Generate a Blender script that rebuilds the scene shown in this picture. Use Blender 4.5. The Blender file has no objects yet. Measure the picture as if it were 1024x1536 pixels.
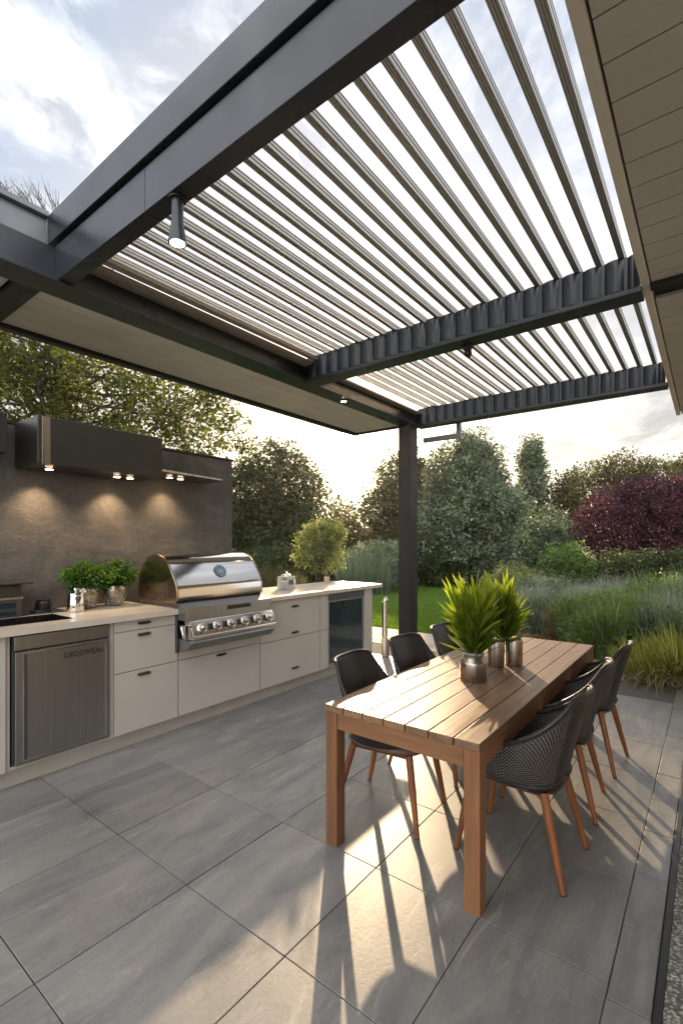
import bpy, math, random
import numpy as np
from mathutils import Vector, Matrix
random.seed(7); rng = np.random.default_rng(11)
C = bpy.context.scene.collection
R = math.radians
PI = math.pi
# ---------------------------------------------------------------- camera frame
FPX, HC = 718.0, 1.58
YAW = math.atan(553/718)
FX, FY = -math.sin(YAW), math.cos(YAW); RX, RY = math.cos(YAW), math.sin(YAW)
def at(px, dist):
    """ground position at a bearing (given as photo column) and distance"""
    u = (px-512)/FPX*dist
    return FX*dist+RX*u, FY*dist+RY*u
def zat(py, dist): return HC+(815-py)/FPX*dist

# ---------------------------------------------------------------- materials
def newmat(name):
    m = bpy.data.materials.new(name); m.use_nodes = True
    nt = m.node_tree; b = nt.nodes['Principled BSDF']
    return m, nt, b
def N(nt, t, **k):
    n = nt.nodes.new(t)
    for a, v in k.items(): setattr(n, a, v)
    return n
def ramp(nt, fac, stops):
    r = N(nt, 'ShaderNodeValToRGB'); e = r.color_ramp.elements
    while len(e) < len(stops): e.new(0.5)
    for i, (p, c) in enumerate(stops):
        e[i].position = p; e[i].color = (c[0], c[1], c[2], 1) if not isinstance(c, (int, float)) else (c, c, c, 1)
    nt.links.new(fac, r.inputs[0]); return r.outputs[0]
def noise(nt, scale, detail=5, rough=.55, stretch=(1,1,1), coord='Object', dist=0):
    tc = N(nt, 'ShaderNodeTexCoord'); mp = N(nt, 'ShaderNodeMapping')
    mp.inputs['Scale'].default_value = stretch
    n = N(nt, 'ShaderNodeTexNoise'); n.inputs['Scale'].default_value = scale
    n.inputs['Detail'].default_value = detail; n.inputs['Roughness'].default_value = rough
    n.inputs['Distortion'].default_value = dist
    nt.links.new(tc.outputs[coord], mp.inputs[0]); nt.links.new(mp.outputs[0], n.inputs[0])
    return n.outputs[0]
def mix(nt, fac, a, b, mode='MIX'):
    m = N(nt, 'ShaderNodeMix', data_type='RGBA', blend_type=mode)
    for s, v in ((m.inputs[0], fac), (m.inputs[6], a), (m.inputs[7], b)):
        if hasattr(v, 'links') or hasattr(v, 'is_linked'): nt.links.new(v, s)
        elif isinstance(v, (int, float)): s.default_value = v
        else: s.default_value = (v[0], v[1], v[2], 1)
    return m.outputs[2]
def math_(nt, op, a, b=None):
    m = N(nt, 'ShaderNodeMath', operation=op)
    for s, v in ((m.inputs[0], a), (m.inputs[1], b)):
        if v is None: continue
        if isinstance(v, (int, float)): s.default_value = v
        else: nt.links.new(v, s)
    return m.outputs[0]
def bump(nt, b, h, strength=.2, distance=.005):
    bp = N(nt, 'ShaderNodeBump'); bp.inputs['Strength'].default_value = strength; bp.inputs['Distance'].default_value = distance
    nt.links.new(h, bp.inputs['Height']); nt.links.new(bp.outputs[0], b.inputs['Normal'])
def attr(nt, name):
    a = N(nt, 'ShaderNodeAttribute'); a.attribute_name = name; return a.outputs['Fac']
def simple(name, c1, c2=None, rough=.5, metal=0, scale=8, stretch=(1,1,1), bmp=.1, bd=.002, rvar=.1, spec=.5):
    m, nt, b = newmat(name)
    n = noise(nt, scale, 6, .6, stretch)
    c2 = c2 or tuple(x*.8 for x in c1)
    nt.links.new(ramp(nt, n, [(.3, c1), (.7, c2)]), b.inputs['Base Color'])
    nt.links.new(ramp(nt, n, [(.3, max(0, rough-rvar)), (.7, min(1, rough+rvar))]), b.inputs['Roughness'])
    b.inputs['Metallic'].default_value = metal; b.inputs['Specular IOR Level'].default_value = spec
    if bmp: bump(nt, b, n, bmp, bd)
    return m
def wood(name, light, dark, axis, rough=.5):
    m, nt, b = newmat(name)
    st = [18, 18, 18]; st[axis] = 1.2
    n = noise(nt, 1.0, 8, .62, tuple(st), dist=.6)
    st2 = [160, 160, 160]; st2[axis] = 4
    n2 = noise(nt, 1.0, 4, .6, tuple(st2))
    st3 = [6, 6, 6]; st3[axis] = 2.0
    n3 = noise(nt, 1.0, 3, .5, tuple(st3))
    c = ramp(nt, n, [(.28, dark), (.5, tuple((a+b_)/2 for a, b_ in zip(light, dark))), (.72, light)])
    c = mix(nt, .35, c, ramp(nt, n2, [(.3, .55), (.7, 1.0)]), 'MULTIPLY')
    c = mix(nt, .6, c, ramp(nt, n3, [(.25, .7), (.75, 1.15)]), 'MULTIPLY')
    t = attr(nt, 'tone')
    c = mix(nt, .8, c, ramp(nt, t, [(0, (.74, .70, .66)), (1, (1.15, 1.08, 1.0))]), 'MULTIPLY')
    tcv = N(nt, 'ShaderNodeTexCoord'); mpv = N(nt, 'ShaderNodeMapping'); sv = [7, 7, 7]; sv[axis] = 2.6; mpv.inputs['Scale'].default_value = sv
    vo = N(nt, 'ShaderNodeTexVoronoi'); vo.inputs['Scale'].default_value = 1.0; nt.links.new(tcv.outputs['Object'], mpv.inputs[0]); nt.links.new(mpv.outputs[0], vo.inputs[0])
    c = mix(nt, 1, c, ramp(nt, vo.outputs['Distance'], [(.03, (.32,.26,.22)), (.075, (.72,.66,.60)), (.16, (1,1,1))]), 'MULTIPLY')
    nt.links.new(c, b.inputs['Base Color'])
    nt.links.new(ramp(nt, n, [(.3, rough+.12), (.7, rough-.1)]), b.inputs['Roughness'])
    bump(nt, b, n2, .25, .0012)
    return m
def emit(name, col, s):
    m, nt, b = newmat(name)
    b.inputs['Emission Color'].default_value = (*col, 1); b.inputs['Emission Strength'].default_value = s
    n = noise(nt, 20); nt.links.new(ramp(nt, n, [(0, .8), (1, .9)]), b.inputs['Base Color'])
    return m
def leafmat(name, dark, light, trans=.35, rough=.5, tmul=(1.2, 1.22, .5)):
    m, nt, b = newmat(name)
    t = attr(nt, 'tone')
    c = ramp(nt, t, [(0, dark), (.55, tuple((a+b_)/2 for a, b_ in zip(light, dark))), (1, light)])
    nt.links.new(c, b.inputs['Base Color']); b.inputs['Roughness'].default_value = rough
    b.inputs['Specular IOR Level'].default_value = .35
    tr = N(nt, 'ShaderNodeBsdfTranslucent')
    nt.links.new(mix(nt, 1.0, c, tuple(x*1.6 for x in tmul), 'MULTIPLY'), tr.inputs[0])
    mx = N(nt, 'ShaderNodeMixShader'); mx.inputs[0].default_value = trans
    nt.links.new(b.outputs[0], mx.inputs[1]); nt.links.new(tr.outputs[0], mx.inputs[2])
    nt.links.new(mx.outputs[0], nt.nodes['Material Output'].inputs[0])
    return m

M = {}
M['beam'] = simple('beam_paint', (.026,.031,.040), (.020,.024,.031), .30, 0, 3, rvar=.08, bmp=.03)
M['post'] = simple('post_paint', (.012,.013,.015), (.009,.010,.012), .5, 0, 3, bmp=.03, spec=.3)
M['beam_dark'] = simple('dark_trim', (.016,.017,.019), (.011,.012,.013), .5, 0, 5, bmp=.03)
M['fascia'] = simple('fascia_metal', (.20,.21,.22), (.16,.17,.18), .4, .3, 2, bmp=.03)
M['ledge'] = simple('ledge_panel', (.30,.26,.22), (.25,.22,.19), .6, 0, 3, (1,.2,1), bmp=.03)
M['chrome'] = simple('polished_steel', (.78,.77,.76), (.70,.69,.68), .12, 1, 3, (1,.3,1), rvar=.04, bmp=.05, bd=.004)
M['steel'] = simple('brushed_steel', (.40,.40,.395), (.33,.33,.325), .34, 1, 60, (1,1,.02), rvar=.06, bmp=.04, bd=.0005)
M['steel_dark'] = simple('dark_steel', (.17,.17,.18), (.13,.13,.14), .36, .9, 30, (1,.05,1), rvar=.06, bmp=.03)
M['vase'] = simple('brushed_vase_metal', (.50,.45,.39), (.36,.32,.28), .30, 1, 20, (1,1,.08), rvar=.1, bmp=.1, bd=.001)
M['black'] = simple('black_metal', (.012,.012,.013), (.02,.02,.02), .4, 0, 20, bmp=.02)
M['gap'] = simple('dark_gap', (.01,.01,.01), None, .9)
M['cab'] = simple('painted_cabinet', (.50,.46,.40), (.46,.425,.37), .42, 0, 3, rvar=.05, bmp=.015)
M['plinth'] = simple('plinth_paint', (.42,.39,.34), (.36,.33,.29), .6, 0, 5)
M['twig'] = simple('bark', (.10,.075,.05), (.05,.038,.028), .9, 0, 12, (4,4,1), bmp=.6, bd=.02)
M['sink'] = simple('sink_steel', (.10,.095,.09), (.06,.06,.055), .3, 1, 10)
M['lamp'] = emit('lamp_glow', (1, .72, .42), 22)
M['woodtop'] = wood('table_wood_top', (.34,.205,.12), (.17,.095,.052), 1, .42)
M['woodleg'] = wood('table_wood_leg', (.33,.160,.070), (.18,.078,.032), 2, .5)
M['woodx'] = wood('table_wood_cross', (.33,.165,.075), (.18,.082,.036), 0, .5)
M['woody'] = wood('table_wood_long', (.34,.165,.075), (.20,.09,.04), 1, .5)
M['chairwood'] = wood('chair_leg_wood', (.32,.12,.038), (.18,.062,.02), 2, .42)
M['leather'] = simple('dark_leather', (.022,.019,.019), (.014,.012,.012), .42, 0, 90, bmp=.25, bd=.0015, rvar=.08)
M['seatpad'] = simple('brown_seat_leather', (.13,.075,.045), (.08,.045,.028), .45, 0, 60, bmp=.2, bd=.001)
M['pot'] = simple('studded_pot', (.42,.36,.28), (.22,.18,.14), .28, 1, 30, rvar=.1, bmp=.1)
M['emblem'] = simple('emblem_enamel', (.16,.24,.27), (.12,.19,.22), .35, .6, 12)
M['emblem2'] = simple('emblem_lines', (.55,.60,.60), None, .3, .8)
M['render'] = simple('house_render', (.42,.40,.37), (.36,.34,.31), .85, 0, 6, bmp=.1)
M['clay'] = simple('clay_cup', (.62,.50,.36), (.5,.38,.26), .5)
M['pave'] = simple('pale_paving', (.44,.38,.30), (.34,.29,.23), .75, 0, 6, bmp=.2, bd=.004)

def soffit(name, c):
    m, nt, b = newmat(name)
    n = noise(nt, 2.5, 5, .6)
    n2 = noise(nt, 45, 3, .6)
    nt.links.new(mix(nt, .3, ramp(nt, n, [(.3, c), (.7, tuple(x*.86 for x in c))]), ramp(nt, n2, [(.3, .85), (.7, 1.05)]), 'MULTIPLY'), b.inputs['Base Color'])
    b.inputs['Roughness'].default_value = .6; bump(nt, b, n2, .08, .001)
    return m
M['soffit'] = soffit('soffit_boards', (.76,.715,.65))
M['soffit2'] = soffit('eave_boards', (.58,.56,.53))

def tile_mat():
    m, nt, b = newmat('patio_tile')
    big = noise(nt, .9, 6, .6, (1,1,1))
    streak = noise(nt, 1.0, 7, .62, (4.2,1.0,1), dist=1.6)
    streak2 = noise(nt, 1.0, 6, .7, (12,2.2,1), dist=1.4)
    fine = noise(nt, 55, 5, .7)
    grit = noise(nt, 260, 2, .6)
    c = ramp(nt, big, [(.3, (.190,.184,.176)), (.7, (.262,.252,.238))])
    c = mix(nt, .62, c, ramp(nt, streak, [(.36, (.66,.68,.71)), (.52, (1,1,1)), (.66, (1.32,1.28,1.2))]), 'MULTIPLY')
    c = mix(nt, math_(nt, 'MULTIPLY', ramp(nt, streak2, [(.57, 0), (.72, 1)]), .6), c, (.42,.40,.36))
    c = mix(nt, .5, c, ramp(nt, fine, [(.3, .78), (.7, 1.18)]), 'MULTIPLY')
    c = mix(nt, .35, c, ramp(nt, grit, [(.3, .75), (.7, 1.2)]), 'MULTIPLY')
    st_ = noise(nt, 2.6, 8, .72, dist=1.2)
    c = mix(nt, .8, c, ramp(nt, st_, [(.30, (.72,.70,.68)), (.45, (1,1,1)), (.60, (1,1,1)), (.74, (1.2,1.18,1.14))]), 'MULTIPLY')
    c = mix(nt, 1, c, ramp(nt, attr(nt, 'tone'), [(0, .88), (1, 1.10)]), 'MULTIPLY')
    nt.links.new(c, b.inputs['Base Color'])
    nt.links.new(ramp(nt, streak, [(.3, .46), (.7, .30)]), b.inputs['Roughness'])
    h = math_(nt, 'ADD', math_(nt, 'MULTIPLY', fine, .7), math_(nt, 'MULTIPLY', grit, .5))
    bump(nt, b, h, .32, .0028)
    return m
M['tile'] = tile_mat()
M['grout'] = simple('grout', (.125,.11,.095), (.085,.075,.065), .95, 0, 30)

def stone_mat(name, a, b_, rough=.3):
    m, nt, b = newmat(name)
    n = noise(nt, 3, 6, .6); n2 = noise(nt, 90, 3, .6)
    c = mix(nt, .4, ramp(nt, n, [(.3, a), (.7, b_)]), ramp(nt, n2, [(.3, .85), (.7, 1.08)]), 'MULTIPLY')
    nt.links.new(c, b.inputs['Base Color']); b.inputs['Roughness'].default_value = rough
    return m
M['counter'] = stone_mat('counter_stone', (.62,.55,.46), (.54,.475,.39))

def wall_mat():
    m, nt, b = newmat('stone_slab')
    a = noise(nt, 1.4, 8, .7, (1,1.2,2.6), dist=.9)
    c_ = noise(nt, 2.2, 7, .65, dist=.8)
    f = noise(nt, 40, 5, .7, (1,1,2.2))
    c = ramp(nt, a, [(.3, (.062,.060,.060)), (.5, (.092,.088,.084)), (.72, (.150,.138,.126))])
    c = mix(nt, .55, c, ramp(nt, c_, [(.3, (.62,.62,.64)), (.7, (1.25,1.18,1.1))]), 'MULTIPLY')
    c = mix(nt, .9, c, ramp(nt, f, [(.3, .62), (.7, 1.35)]), 'MULTIPLY')
    nt.links.new(c, b.inputs['Base Color']); b.inputs['Roughness'].default_value = .62
    bump(nt, b, f, .35, .004)
    return m
M['slab'] = wall_mat()
M['hood'] = simple('bronze_hood', (.080,.080,.070), (.060,.060,.052), .34, .7, 3, rvar=.05, bmp=.02)

def slat_mat():
    m, nt, b = newmat('louver_metal')
    n = noise(nt, 1.0, 4, .6, (30, .6, 30))
    nt.links.new(ramp(nt, n, [(.3, (.38,.37,.35)), (.7, (.50,.49,.465))]), b.inputs['Base Color'])
    b.inputs['Metallic'].default_value = .4; b.inputs['Roughness'].default_value = .33
    return m
M['slat'] = slat_mat()

def glass_dark():
    m, nt, b = newmat('tinted_glass')
    n = noise(nt, 2, 5, .6, (1,1,.5))
    nt.links.new(ramp(nt, n, [(.3, (.012,.022,.026)), (.7, (.03,.05,.056))]), b.inputs['Base Color'])
    b.inputs['Roughness'].default_value = .08; b.inputs['Coat Weight'].default_value = .5
    return m
M['dglass'] = glass_dark()
def glass():
    m, nt, b = newmat('clear_glass')
    n = noise(nt, 8, 3); nt.links.new(ramp(nt, n, [(0, .9), (1, .97)]), b.inputs['Base Color'])
    b.inputs['Transmission Weight'].default_value = .85; b.inputs['Roughness'].default_value = .08
    b.inputs['IOR'].default_value = 1.3
    return m
M['glass'] = glass()

def weave():
    m, nt, b = newmat('open_weave')
    uv = N(nt, 'ShaderNodeUVMap'); sep = N(nt, 'ShaderNodeSeparateXYZ'); nt.links.new(uv.outputs[0], sep.inputs[0])
    U, V = 84.0, 26.0
    row = math_(nt, 'FLOOR', math_(nt, 'MULTIPLY', sep.outputs[1], V))
    off = math_(nt, 'MULTIPLY', math_(nt, 'MODULO', row, 2.0), .5)
    fu = math_(nt, 'FRACT', math_(nt, 'ADD', math_(nt, 'MULTIPLY', sep.outputs[0], U), off))
    fv = math_(nt, 'FRACT', math_(nt, 'MULTIPLY', sep.outputs[1], V))
    du = math_(nt, 'ABSOLUTE', math_(nt, 'SUBTRACT', fu, .5)); dv = math_(nt, 'ABSOLUTE', math_(nt, 'SUBTRACT', fv, .5))
    hole = math_(nt, 'MULTIPLY', math_(nt, 'LESS_THAN', du, .16), math_(nt, 'LESS_THAN', dv, .20))
    inr = math_(nt, 'MULTIPLY', math_(nt, 'GREATER_THAN', sep.outputs[1], .10), math_(nt, 'LESS_THAN', sep.outputs[1], .93))
    hole = math_(nt, 'MULTIPLY', hole, inr)
    tr = N(nt, 'ShaderNodeBsdfTransparent'); mx = N(nt, 'ShaderNodeMixShader')
    wn_ = N(nt, 'ShaderNodeTexWhiteNoise', noise_dimensions='2D'); cb = N(nt, 'ShaderNodeCombineXYZ')
    nt.links.new(math_(nt, 'FLOOR', math_(nt, 'ADD', math_(nt, 'MULTIPLY', sep.outputs[0], U), off)), cb.inputs[0]); nt.links.new(row, cb.inputs[1]); nt.links.new(cb.outputs[0], wn_.inputs[0])
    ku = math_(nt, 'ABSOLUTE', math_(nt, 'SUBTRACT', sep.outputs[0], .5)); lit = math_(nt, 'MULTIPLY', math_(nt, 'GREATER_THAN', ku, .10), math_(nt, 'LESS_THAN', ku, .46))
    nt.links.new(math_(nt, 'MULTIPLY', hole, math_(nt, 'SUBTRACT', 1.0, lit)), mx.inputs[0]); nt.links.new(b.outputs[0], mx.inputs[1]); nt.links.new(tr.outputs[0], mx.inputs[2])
    nt.links.new(mx.outputs[0], nt.nodes['Material Output'].inputs[0])
    hh = math_(nt, 'ADD', du, dv)
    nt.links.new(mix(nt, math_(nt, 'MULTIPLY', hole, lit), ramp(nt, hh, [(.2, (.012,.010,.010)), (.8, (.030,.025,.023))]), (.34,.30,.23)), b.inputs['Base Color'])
    b.inputs['Roughness'].default_value = .42
    bump(nt, b, hh, 1.0, .004)
    return m
M['weave'] = weave()

def ground_mat(name, a, b_, sc, sc2, bs=.5):
    m, nt, b = newmat(name)
    n = noise(nt, sc, 6, .6); n2 = noise(nt, sc2, 5, .7)
    c = mix(nt, .7, ramp(nt, n, [(.3, a), (.7, b_)]), ramp(nt, n2, [(.3, .55), (.7, 1.4)]), 'MULTIPLY')
    nt.links.new(c, b.inputs['Base Color']); b.inputs['Roughness'].default_value = .95
    bump(nt, b, n2, bs, .02); return m
M['soil'] = ground_mat('soil', (.045,.05,.022), (.07,.065,.035), .5, 14)
M['mulch'] = ground_mat('mulch', (.12,.07,.045), (.20,.13,.085), 2, 38, 1)
M['lawn'] = ground_mat('lawn_ground', (.05,.10,.018), (.08,.14,.028), .8, 50)
M['rug'] = None
def rug():
    m, nt, b = newmat('woven_rug')
    tc = N(nt, 'ShaderNodeTexCoord'); v = N(nt, 'ShaderNodeTexVoronoi'); v.inputs['Scale'].default_value = 75
    nt.links.new(tc.outputs['Object'], v.inputs[0])
    n = noise(nt, 30, 4)
    c = ramp(nt, v.outputs['Distance'], [(.1, (.55,.52,.44)), (.6, (.14,.145,.12))])
    c = mix(nt, .6, c, ramp(nt, n, [(.35, .45), (.65, 1.3)]), 'MULTIPLY')
    nt.links.new(c, b.inputs['Base Color']); b.inputs['Roughness'].default_value = .95
    inv = math_(nt, 'SUBTRACT', 1.0, v.outputs['Distance']); bump(nt, b, inv, 1, .008); return m
M['rug'] = rug()

# foliage materials
M['L_tree'] = leafmat('leaf_green', (.012,.022,.006), (.17,.175,.04), .5)
M['L_dark'] = leafmat('leaf_dark', (.014,.022,.009), (.080,.098,.040), .30)
M['L_grey'] = leafmat('leaf_grey_green', (.040,.055,.034), (.25,.30,.20), .27, tmul=(1,1.1,.7))
M['L_purple'] = leafmat('leaf_purple', (.020,.007,.011), (.125,.045,.060), .24, tmul=(1.2,.8,.75))
M['L_olive'] = leafmat('leaf_olive', (.035,.038,.016), (.14,.125,.060), .35)
M['L_yellow'] = leafmat('leaf_yellow_green', (.065,.080,.032), (.40,.42,.22), .40)
M['L_silver'] = leafmat('leaf_silver', (.10,.12,.09), (.42,.45,.36), .25, tmul=(1,1,.8))
M['L_feather'] = leafmat('leaf_feather', (.045,.085,.022), (.19,.28,.085), .35)
M['L_grass'] = leafmat('grass_yellow_green', (.045,.070,.014), (.46,.46,.13), .42)
M['L_straw'] = leafmat('grass_straw', (.20,.17,.085), (.46,.42,.26), .3, tmul=(1.1,1,.7))
M['L_brown'] = leafmat('dry_brown', (.10,.055,.03), (.30,.19,.12), .3, tmul=(1.1,.9,.6))
M['L_lawn'] = leafmat('lawn_blade', (.06,.12,.018), (.20,.31,.055), .45)
M['L_vase'] = leafmat('bouquet_leaf', (.022,.060,.008), (.36,.42,.04), .45, .35)
M['L_herb'] = leafmat('herb_leaf', (.020,.060,.008), (.10,.22,.030), .3)

# ---------------------------------------------------------------- mesh helpers
class MB:
    def __init__(s): s.v = []; s.f = []; s.t = []
    def add(s, vs, fs, tone=.5):
        o = len(s.v); s.v += [tuple(p) for p in vs]; s.f += [tuple(i+o for i in f) for f in fs]; s.t += [tone]*len(vs); return s
    def box(s, x0, y0, z0, x1, y1, z1, tone=.5, mat=None):
        vs = [(x0,y0,z0),(x1,y0,z0),(x1,y1,z0),(x0,y1,z0),(x0,y0,z1),(x1,y0,z1),(x1,y1,z1),(x0,y1,z1)]
        if mat is not None: vs = [mat @ Vector(p) for p in vs]
        return s.add(vs, [(3,2,1,0),(4,5,6,7),(0,1,5,4),(1,2,6,5),(2,3,7,6),(3,0,4,7)], tone)
    def tube(s, pts, rad, n=8, cap=True, tone=.5, twist=0):
        pts = [Vector(p) for p in pts]; rings = []
        if isinstance(rad, (int, float)): rad = [rad]*len(pts)
        for i, p in enumerate(pts):
            d = (pts[min(i+1, len(pts)-1)]-pts[max(i-1, 0)]).normalized()
            a = Vector((1,0,0)) if abs(d.x) < .9 else Vector((0,1,0))
            e1 = d.cross(a).normalized(); e2 = d.cross(e1)
            rings.append([p+(e1*math.cos(2*PI*k/n+twist)+e2*math.sin(2*PI*k/n+twist))*rad[i] for k in range(n)])
        vs = [q for r in rings for q in r]; fs = []
        for i in range(len(pts)-1):
            for k in range(n):
                fs.append((i*n+k, i*n+(k+1) % n, (i+1)*n+(k+1) % n, (i+1)*n+k))
        if cap: fs.append(tuple(range(n))[::-1]); fs.append(tuple((len(pts)-1)*n+k for k in range(n)))
        return s.add(vs, fs, tone)
    def lathe(s, prof, c=(0,0,0), n=32, tone=.5):
        vs = [(c[0]+r*math.cos(2*PI*k/n), c[1]+r*math.sin(2*PI*k/n), c[2]+z) for r, z in prof for k in range(n)]; fs = []
        for i in range(len(prof)-1):
            for k in range(n): fs.append((i*n+k, i*n+(k+1) % n, (i+1)*n+(k+1) % n, (i+1)*n+k))
        fs.append(tuple(range(n))[::-1]); fs.append(tuple((len(prof)-1)*n+k for k in range(n)))
        return s.add(vs, fs, tone)
    def prism_y(s, prof, y0, y1, tone=.5):
        """profile of (x, z) points, extruded along y"""
        n = len(prof)
        vs = [(x, y0, z) for x, z in prof]+[(x, y1, z) for x, z in prof]
        fs = [(i, (i+1) % n, n+(i+1) % n, n+i) for i in range(n)]+[tuple(range(n))[::-1], tuple(range(n, 2*n))]
        return s.add(vs, fs, tone)
    def build(s, name, mat, parent=None, bevel=0, smooth=False, seg=2):
        me = bpy.data.meshes.new(name); me.from_pydata(s.v, [], s.f); me.update()
        a = me.attributes.new('tone', 'FLOAT', 'POINT'); a.data.foreach_set('value', s.t)
        import bmesh
        bm = bmesh.new(); bm.from_mesh(me); bmesh.ops.recalc_face_normals(bm, faces=bm.faces); bm.to_mesh(me); bm.free()
        me.materials.append(mat)
        if smooth:
            me.polygons.foreach_set('use_smooth', [True]*len(me.polygons))
            me.set_sharp_from_angle(angle=R(40))
        o = bpy.data.objects.new(name, me); C.objects.link(o)
        if bevel:
            b = o.modifiers.new('bevel', 'BEVEL'); b.width = bevel; b.segments = seg; b.limit_method = 'ANGLE'; b.angle_limit = R(40)
        if parent: o.parent = parent
        return o
def tag(o, label, cat, group=None):
    o['label'] = label; o['category'] = cat
    if group: o['group'] = group
    return o
def thing(name, label, cat, loc=(0,0,0), rz=0, group=None):
    o = bpy.data.objects.new(name, None); C.objects.link(o); o.location = loc; o.rotation_euler = (0,0,rz); o.empty_display_size = .1
    return tag(o, label, cat, group)
def kind(o, k): o['kind'] = k; return o
def rawmesh(name, V, F, mat, tone=None, parent=None, uv=None, smooth=False):
    """fast mesh from numpy: V (n,3), F (m,4) quads"""
    me = bpy.data.meshes.new(name)
    m, k = F.shape
    me.vertices.add(len(V)); me.vertices.foreach_set('co', V.astype(np.float32).ravel())
    me.loops.add(m*k); me.loops.foreach_set('vertex_index', F.astype(np.int32).ravel())
    me.polygons.add(m); me.polygons.foreach_set('loop_start', np.arange(0, m*k, k, dtype=np.int32)); me.polygons.foreach_set('loop_total', np.full(m, k, dtype=np.int32))
    if smooth: me.polygons.foreach_set('use_smooth', [True]*m)
    me.update(calc_edges=True)
    if tone is not None:
        a = me.attributes.new('tone', 'FLOAT', 'POINT'); a.data.foreach_set('value', np.clip(tone, 0, 1).astype(np.float32))
    if uv is not None:
        l = me.uv_layers.new(name='UVMap'); l.data.foreach_set('uv', uv[F.ravel()].astype(np.float32).ravel())
    me.materials.append(mat)
    o = bpy.data.objects.new(name, me); C.objects.link(o)
    if parent: o.parent = parent
    return o
def unit(a): return a/np.maximum(np.linalg.norm(a, axis=-1, keepdims=True), 1e-6)
def leaf_arrays(P, dirs, L, W, tone):
    """P base points, dirs axis, length and width arrays -> bent diamonds, 4 verts each"""
    n = len(P); dirs = unit(dirs); r = unit(rng.normal(size=(n,3))); side = unit(np.cross(dirs, r)); nrm = np.cross(side, dirs)
    L = np.asarray(L)[:,None]; W = np.asarray(W)[:,None]
    a = P; b = P+dirs*L*.5+side*W*.5+nrm*W*.15; c = P+dirs*L-nrm*L*.08; d = P+dirs*L*.5-side*W*.5+nrm*W*.15
    V = np.stack([a,b,c,d], 1).reshape(-1,3); F = np.arange(4*n).reshape(n,4)
    return V, F, np.repeat(tone, 4)
def crown(name, lobes, mat, nclump, nleaf, leaf, parent=None, spread=.3, shell=.62, drop=0, flat=1.0, hole=0.0):
    """lobes: (cx,cy,cz,rx,ry,rz). Leaf clumps through the outer volume of the lobes."""
    lob = np.array(lobes, float); vol = (lob[:,3]*lob[:,5]); w = vol/vol.sum()
    idx = rng.choice(len(lob), nclump, p=w); d = unit(rng.normal(size=(nclump,3)))
    rr = shell+(1.06-shell)*rng.random(nclump)**.6
    lump = 1+.10*np.sin(d[:,0]*7+idx)+.09*np.sin(d[:,2]*9+2*idx)+.08*np.sin(d[:,1]*8)
    cen = lob[idx,:3]+d*lob[idx,3:]*(rr*lump)[:,None]
    csize = spread*(.55+.9*rng.random(nclump)); ct = rng.random(nclump)
    k = rng.integers(int(nleaf*.5), int(nleaf*1.5), nclump); rep = np.repeat(np.arange(nclump), k); n = len(rep)
    off = rng.normal(size=(n,3)); off = unit(off)*(rng.random(n)**.45)[:,None]; off[:,2] *= flat
    P = cen[rep]+off*csize[rep][:,None]
    P[:,2] -= drop*rng.random(n)
    keep = P[:,2] > .03; P = P[keep]; rep = rep[keep]; off = off[keep]; n = len(P)
    dirs = off+d[rep]*.5+rng.normal(size=(n,3))*.6+np.array([0,0,-.15])
    L = leaf*(.6+.8*rng.random(n)); tone = .02+.70*ct[rep]**1.5+.55*(rng.random(n)-.25)
    V, F, T = leaf_arrays(P, dirs, L, L*(.45+.25*rng.random(n)), tone)
    return rawmesh(name, V, F, mat, T, parent), cen
def limbs(name, base, top, cen, r0, nb, parent, mat=None):
    mb = MB(); b = Vector(base); t = Vector(top)
    mid = (b+t)/2+Vector((random.uniform(-.1,.1), random.uniform(-.1,.1), 0))
    mb.tube([b, mid, t], [r0, r0*.75, r0*.45], 9)
    for i in random.sample(range(len(cen)), min(nb, len(cen))):
        c = Vector(cen[i]); s = b.lerp(t, random.uniform(.35, .95)); m = s.lerp(c, .5)+Vector((0,0,random.uniform(0,.15)*(c-s).length))
        q = s.lerp(c, .25)+Vector((0,0,.05))
        mb.tube([s, q, m, c], [r0*.34, r0*.24, r0*.15, r0*.04], 6)
    return mb.build(name, mat or M['twig'], parent, smooth=True)
def tree(name, label, cat, lobes, mat, ncl, nl, leaf, spread=.3, trunk=.12, nb=30, group=None, base=None, shell=.62, flat=1.0):
    lb = np.array(lobes); cx, cy = (lb[0,0], lb[0,1]) if base is None else base
    t = thing(name, label, cat, (0,0,0), group=group)
    t.location = (cx, cy, 0)
    lb2 = [(l[0]-cx, l[1]-cy, *l[2:]) for l in lobes]
    o, cen = crown('crown', lb2, mat, ncl, nl, leaf, t, spread, shell, flat=flat)
    zt = float(np.max(lb[:,2]))
    limbs('trunk', (0,0,-.05), (lb2[0][0]*.5, lb2[0][1]*.5, zt), cen, trunk, nb, t)
    return t
def lobe(px, py, dist, rpx, rpy, depth=None):
    x, y = at(px, dist); r = rpx/FPX*dist
    return (x, y, zat(py, dist), r, depth or r, rpy/FPX*dist)
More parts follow.
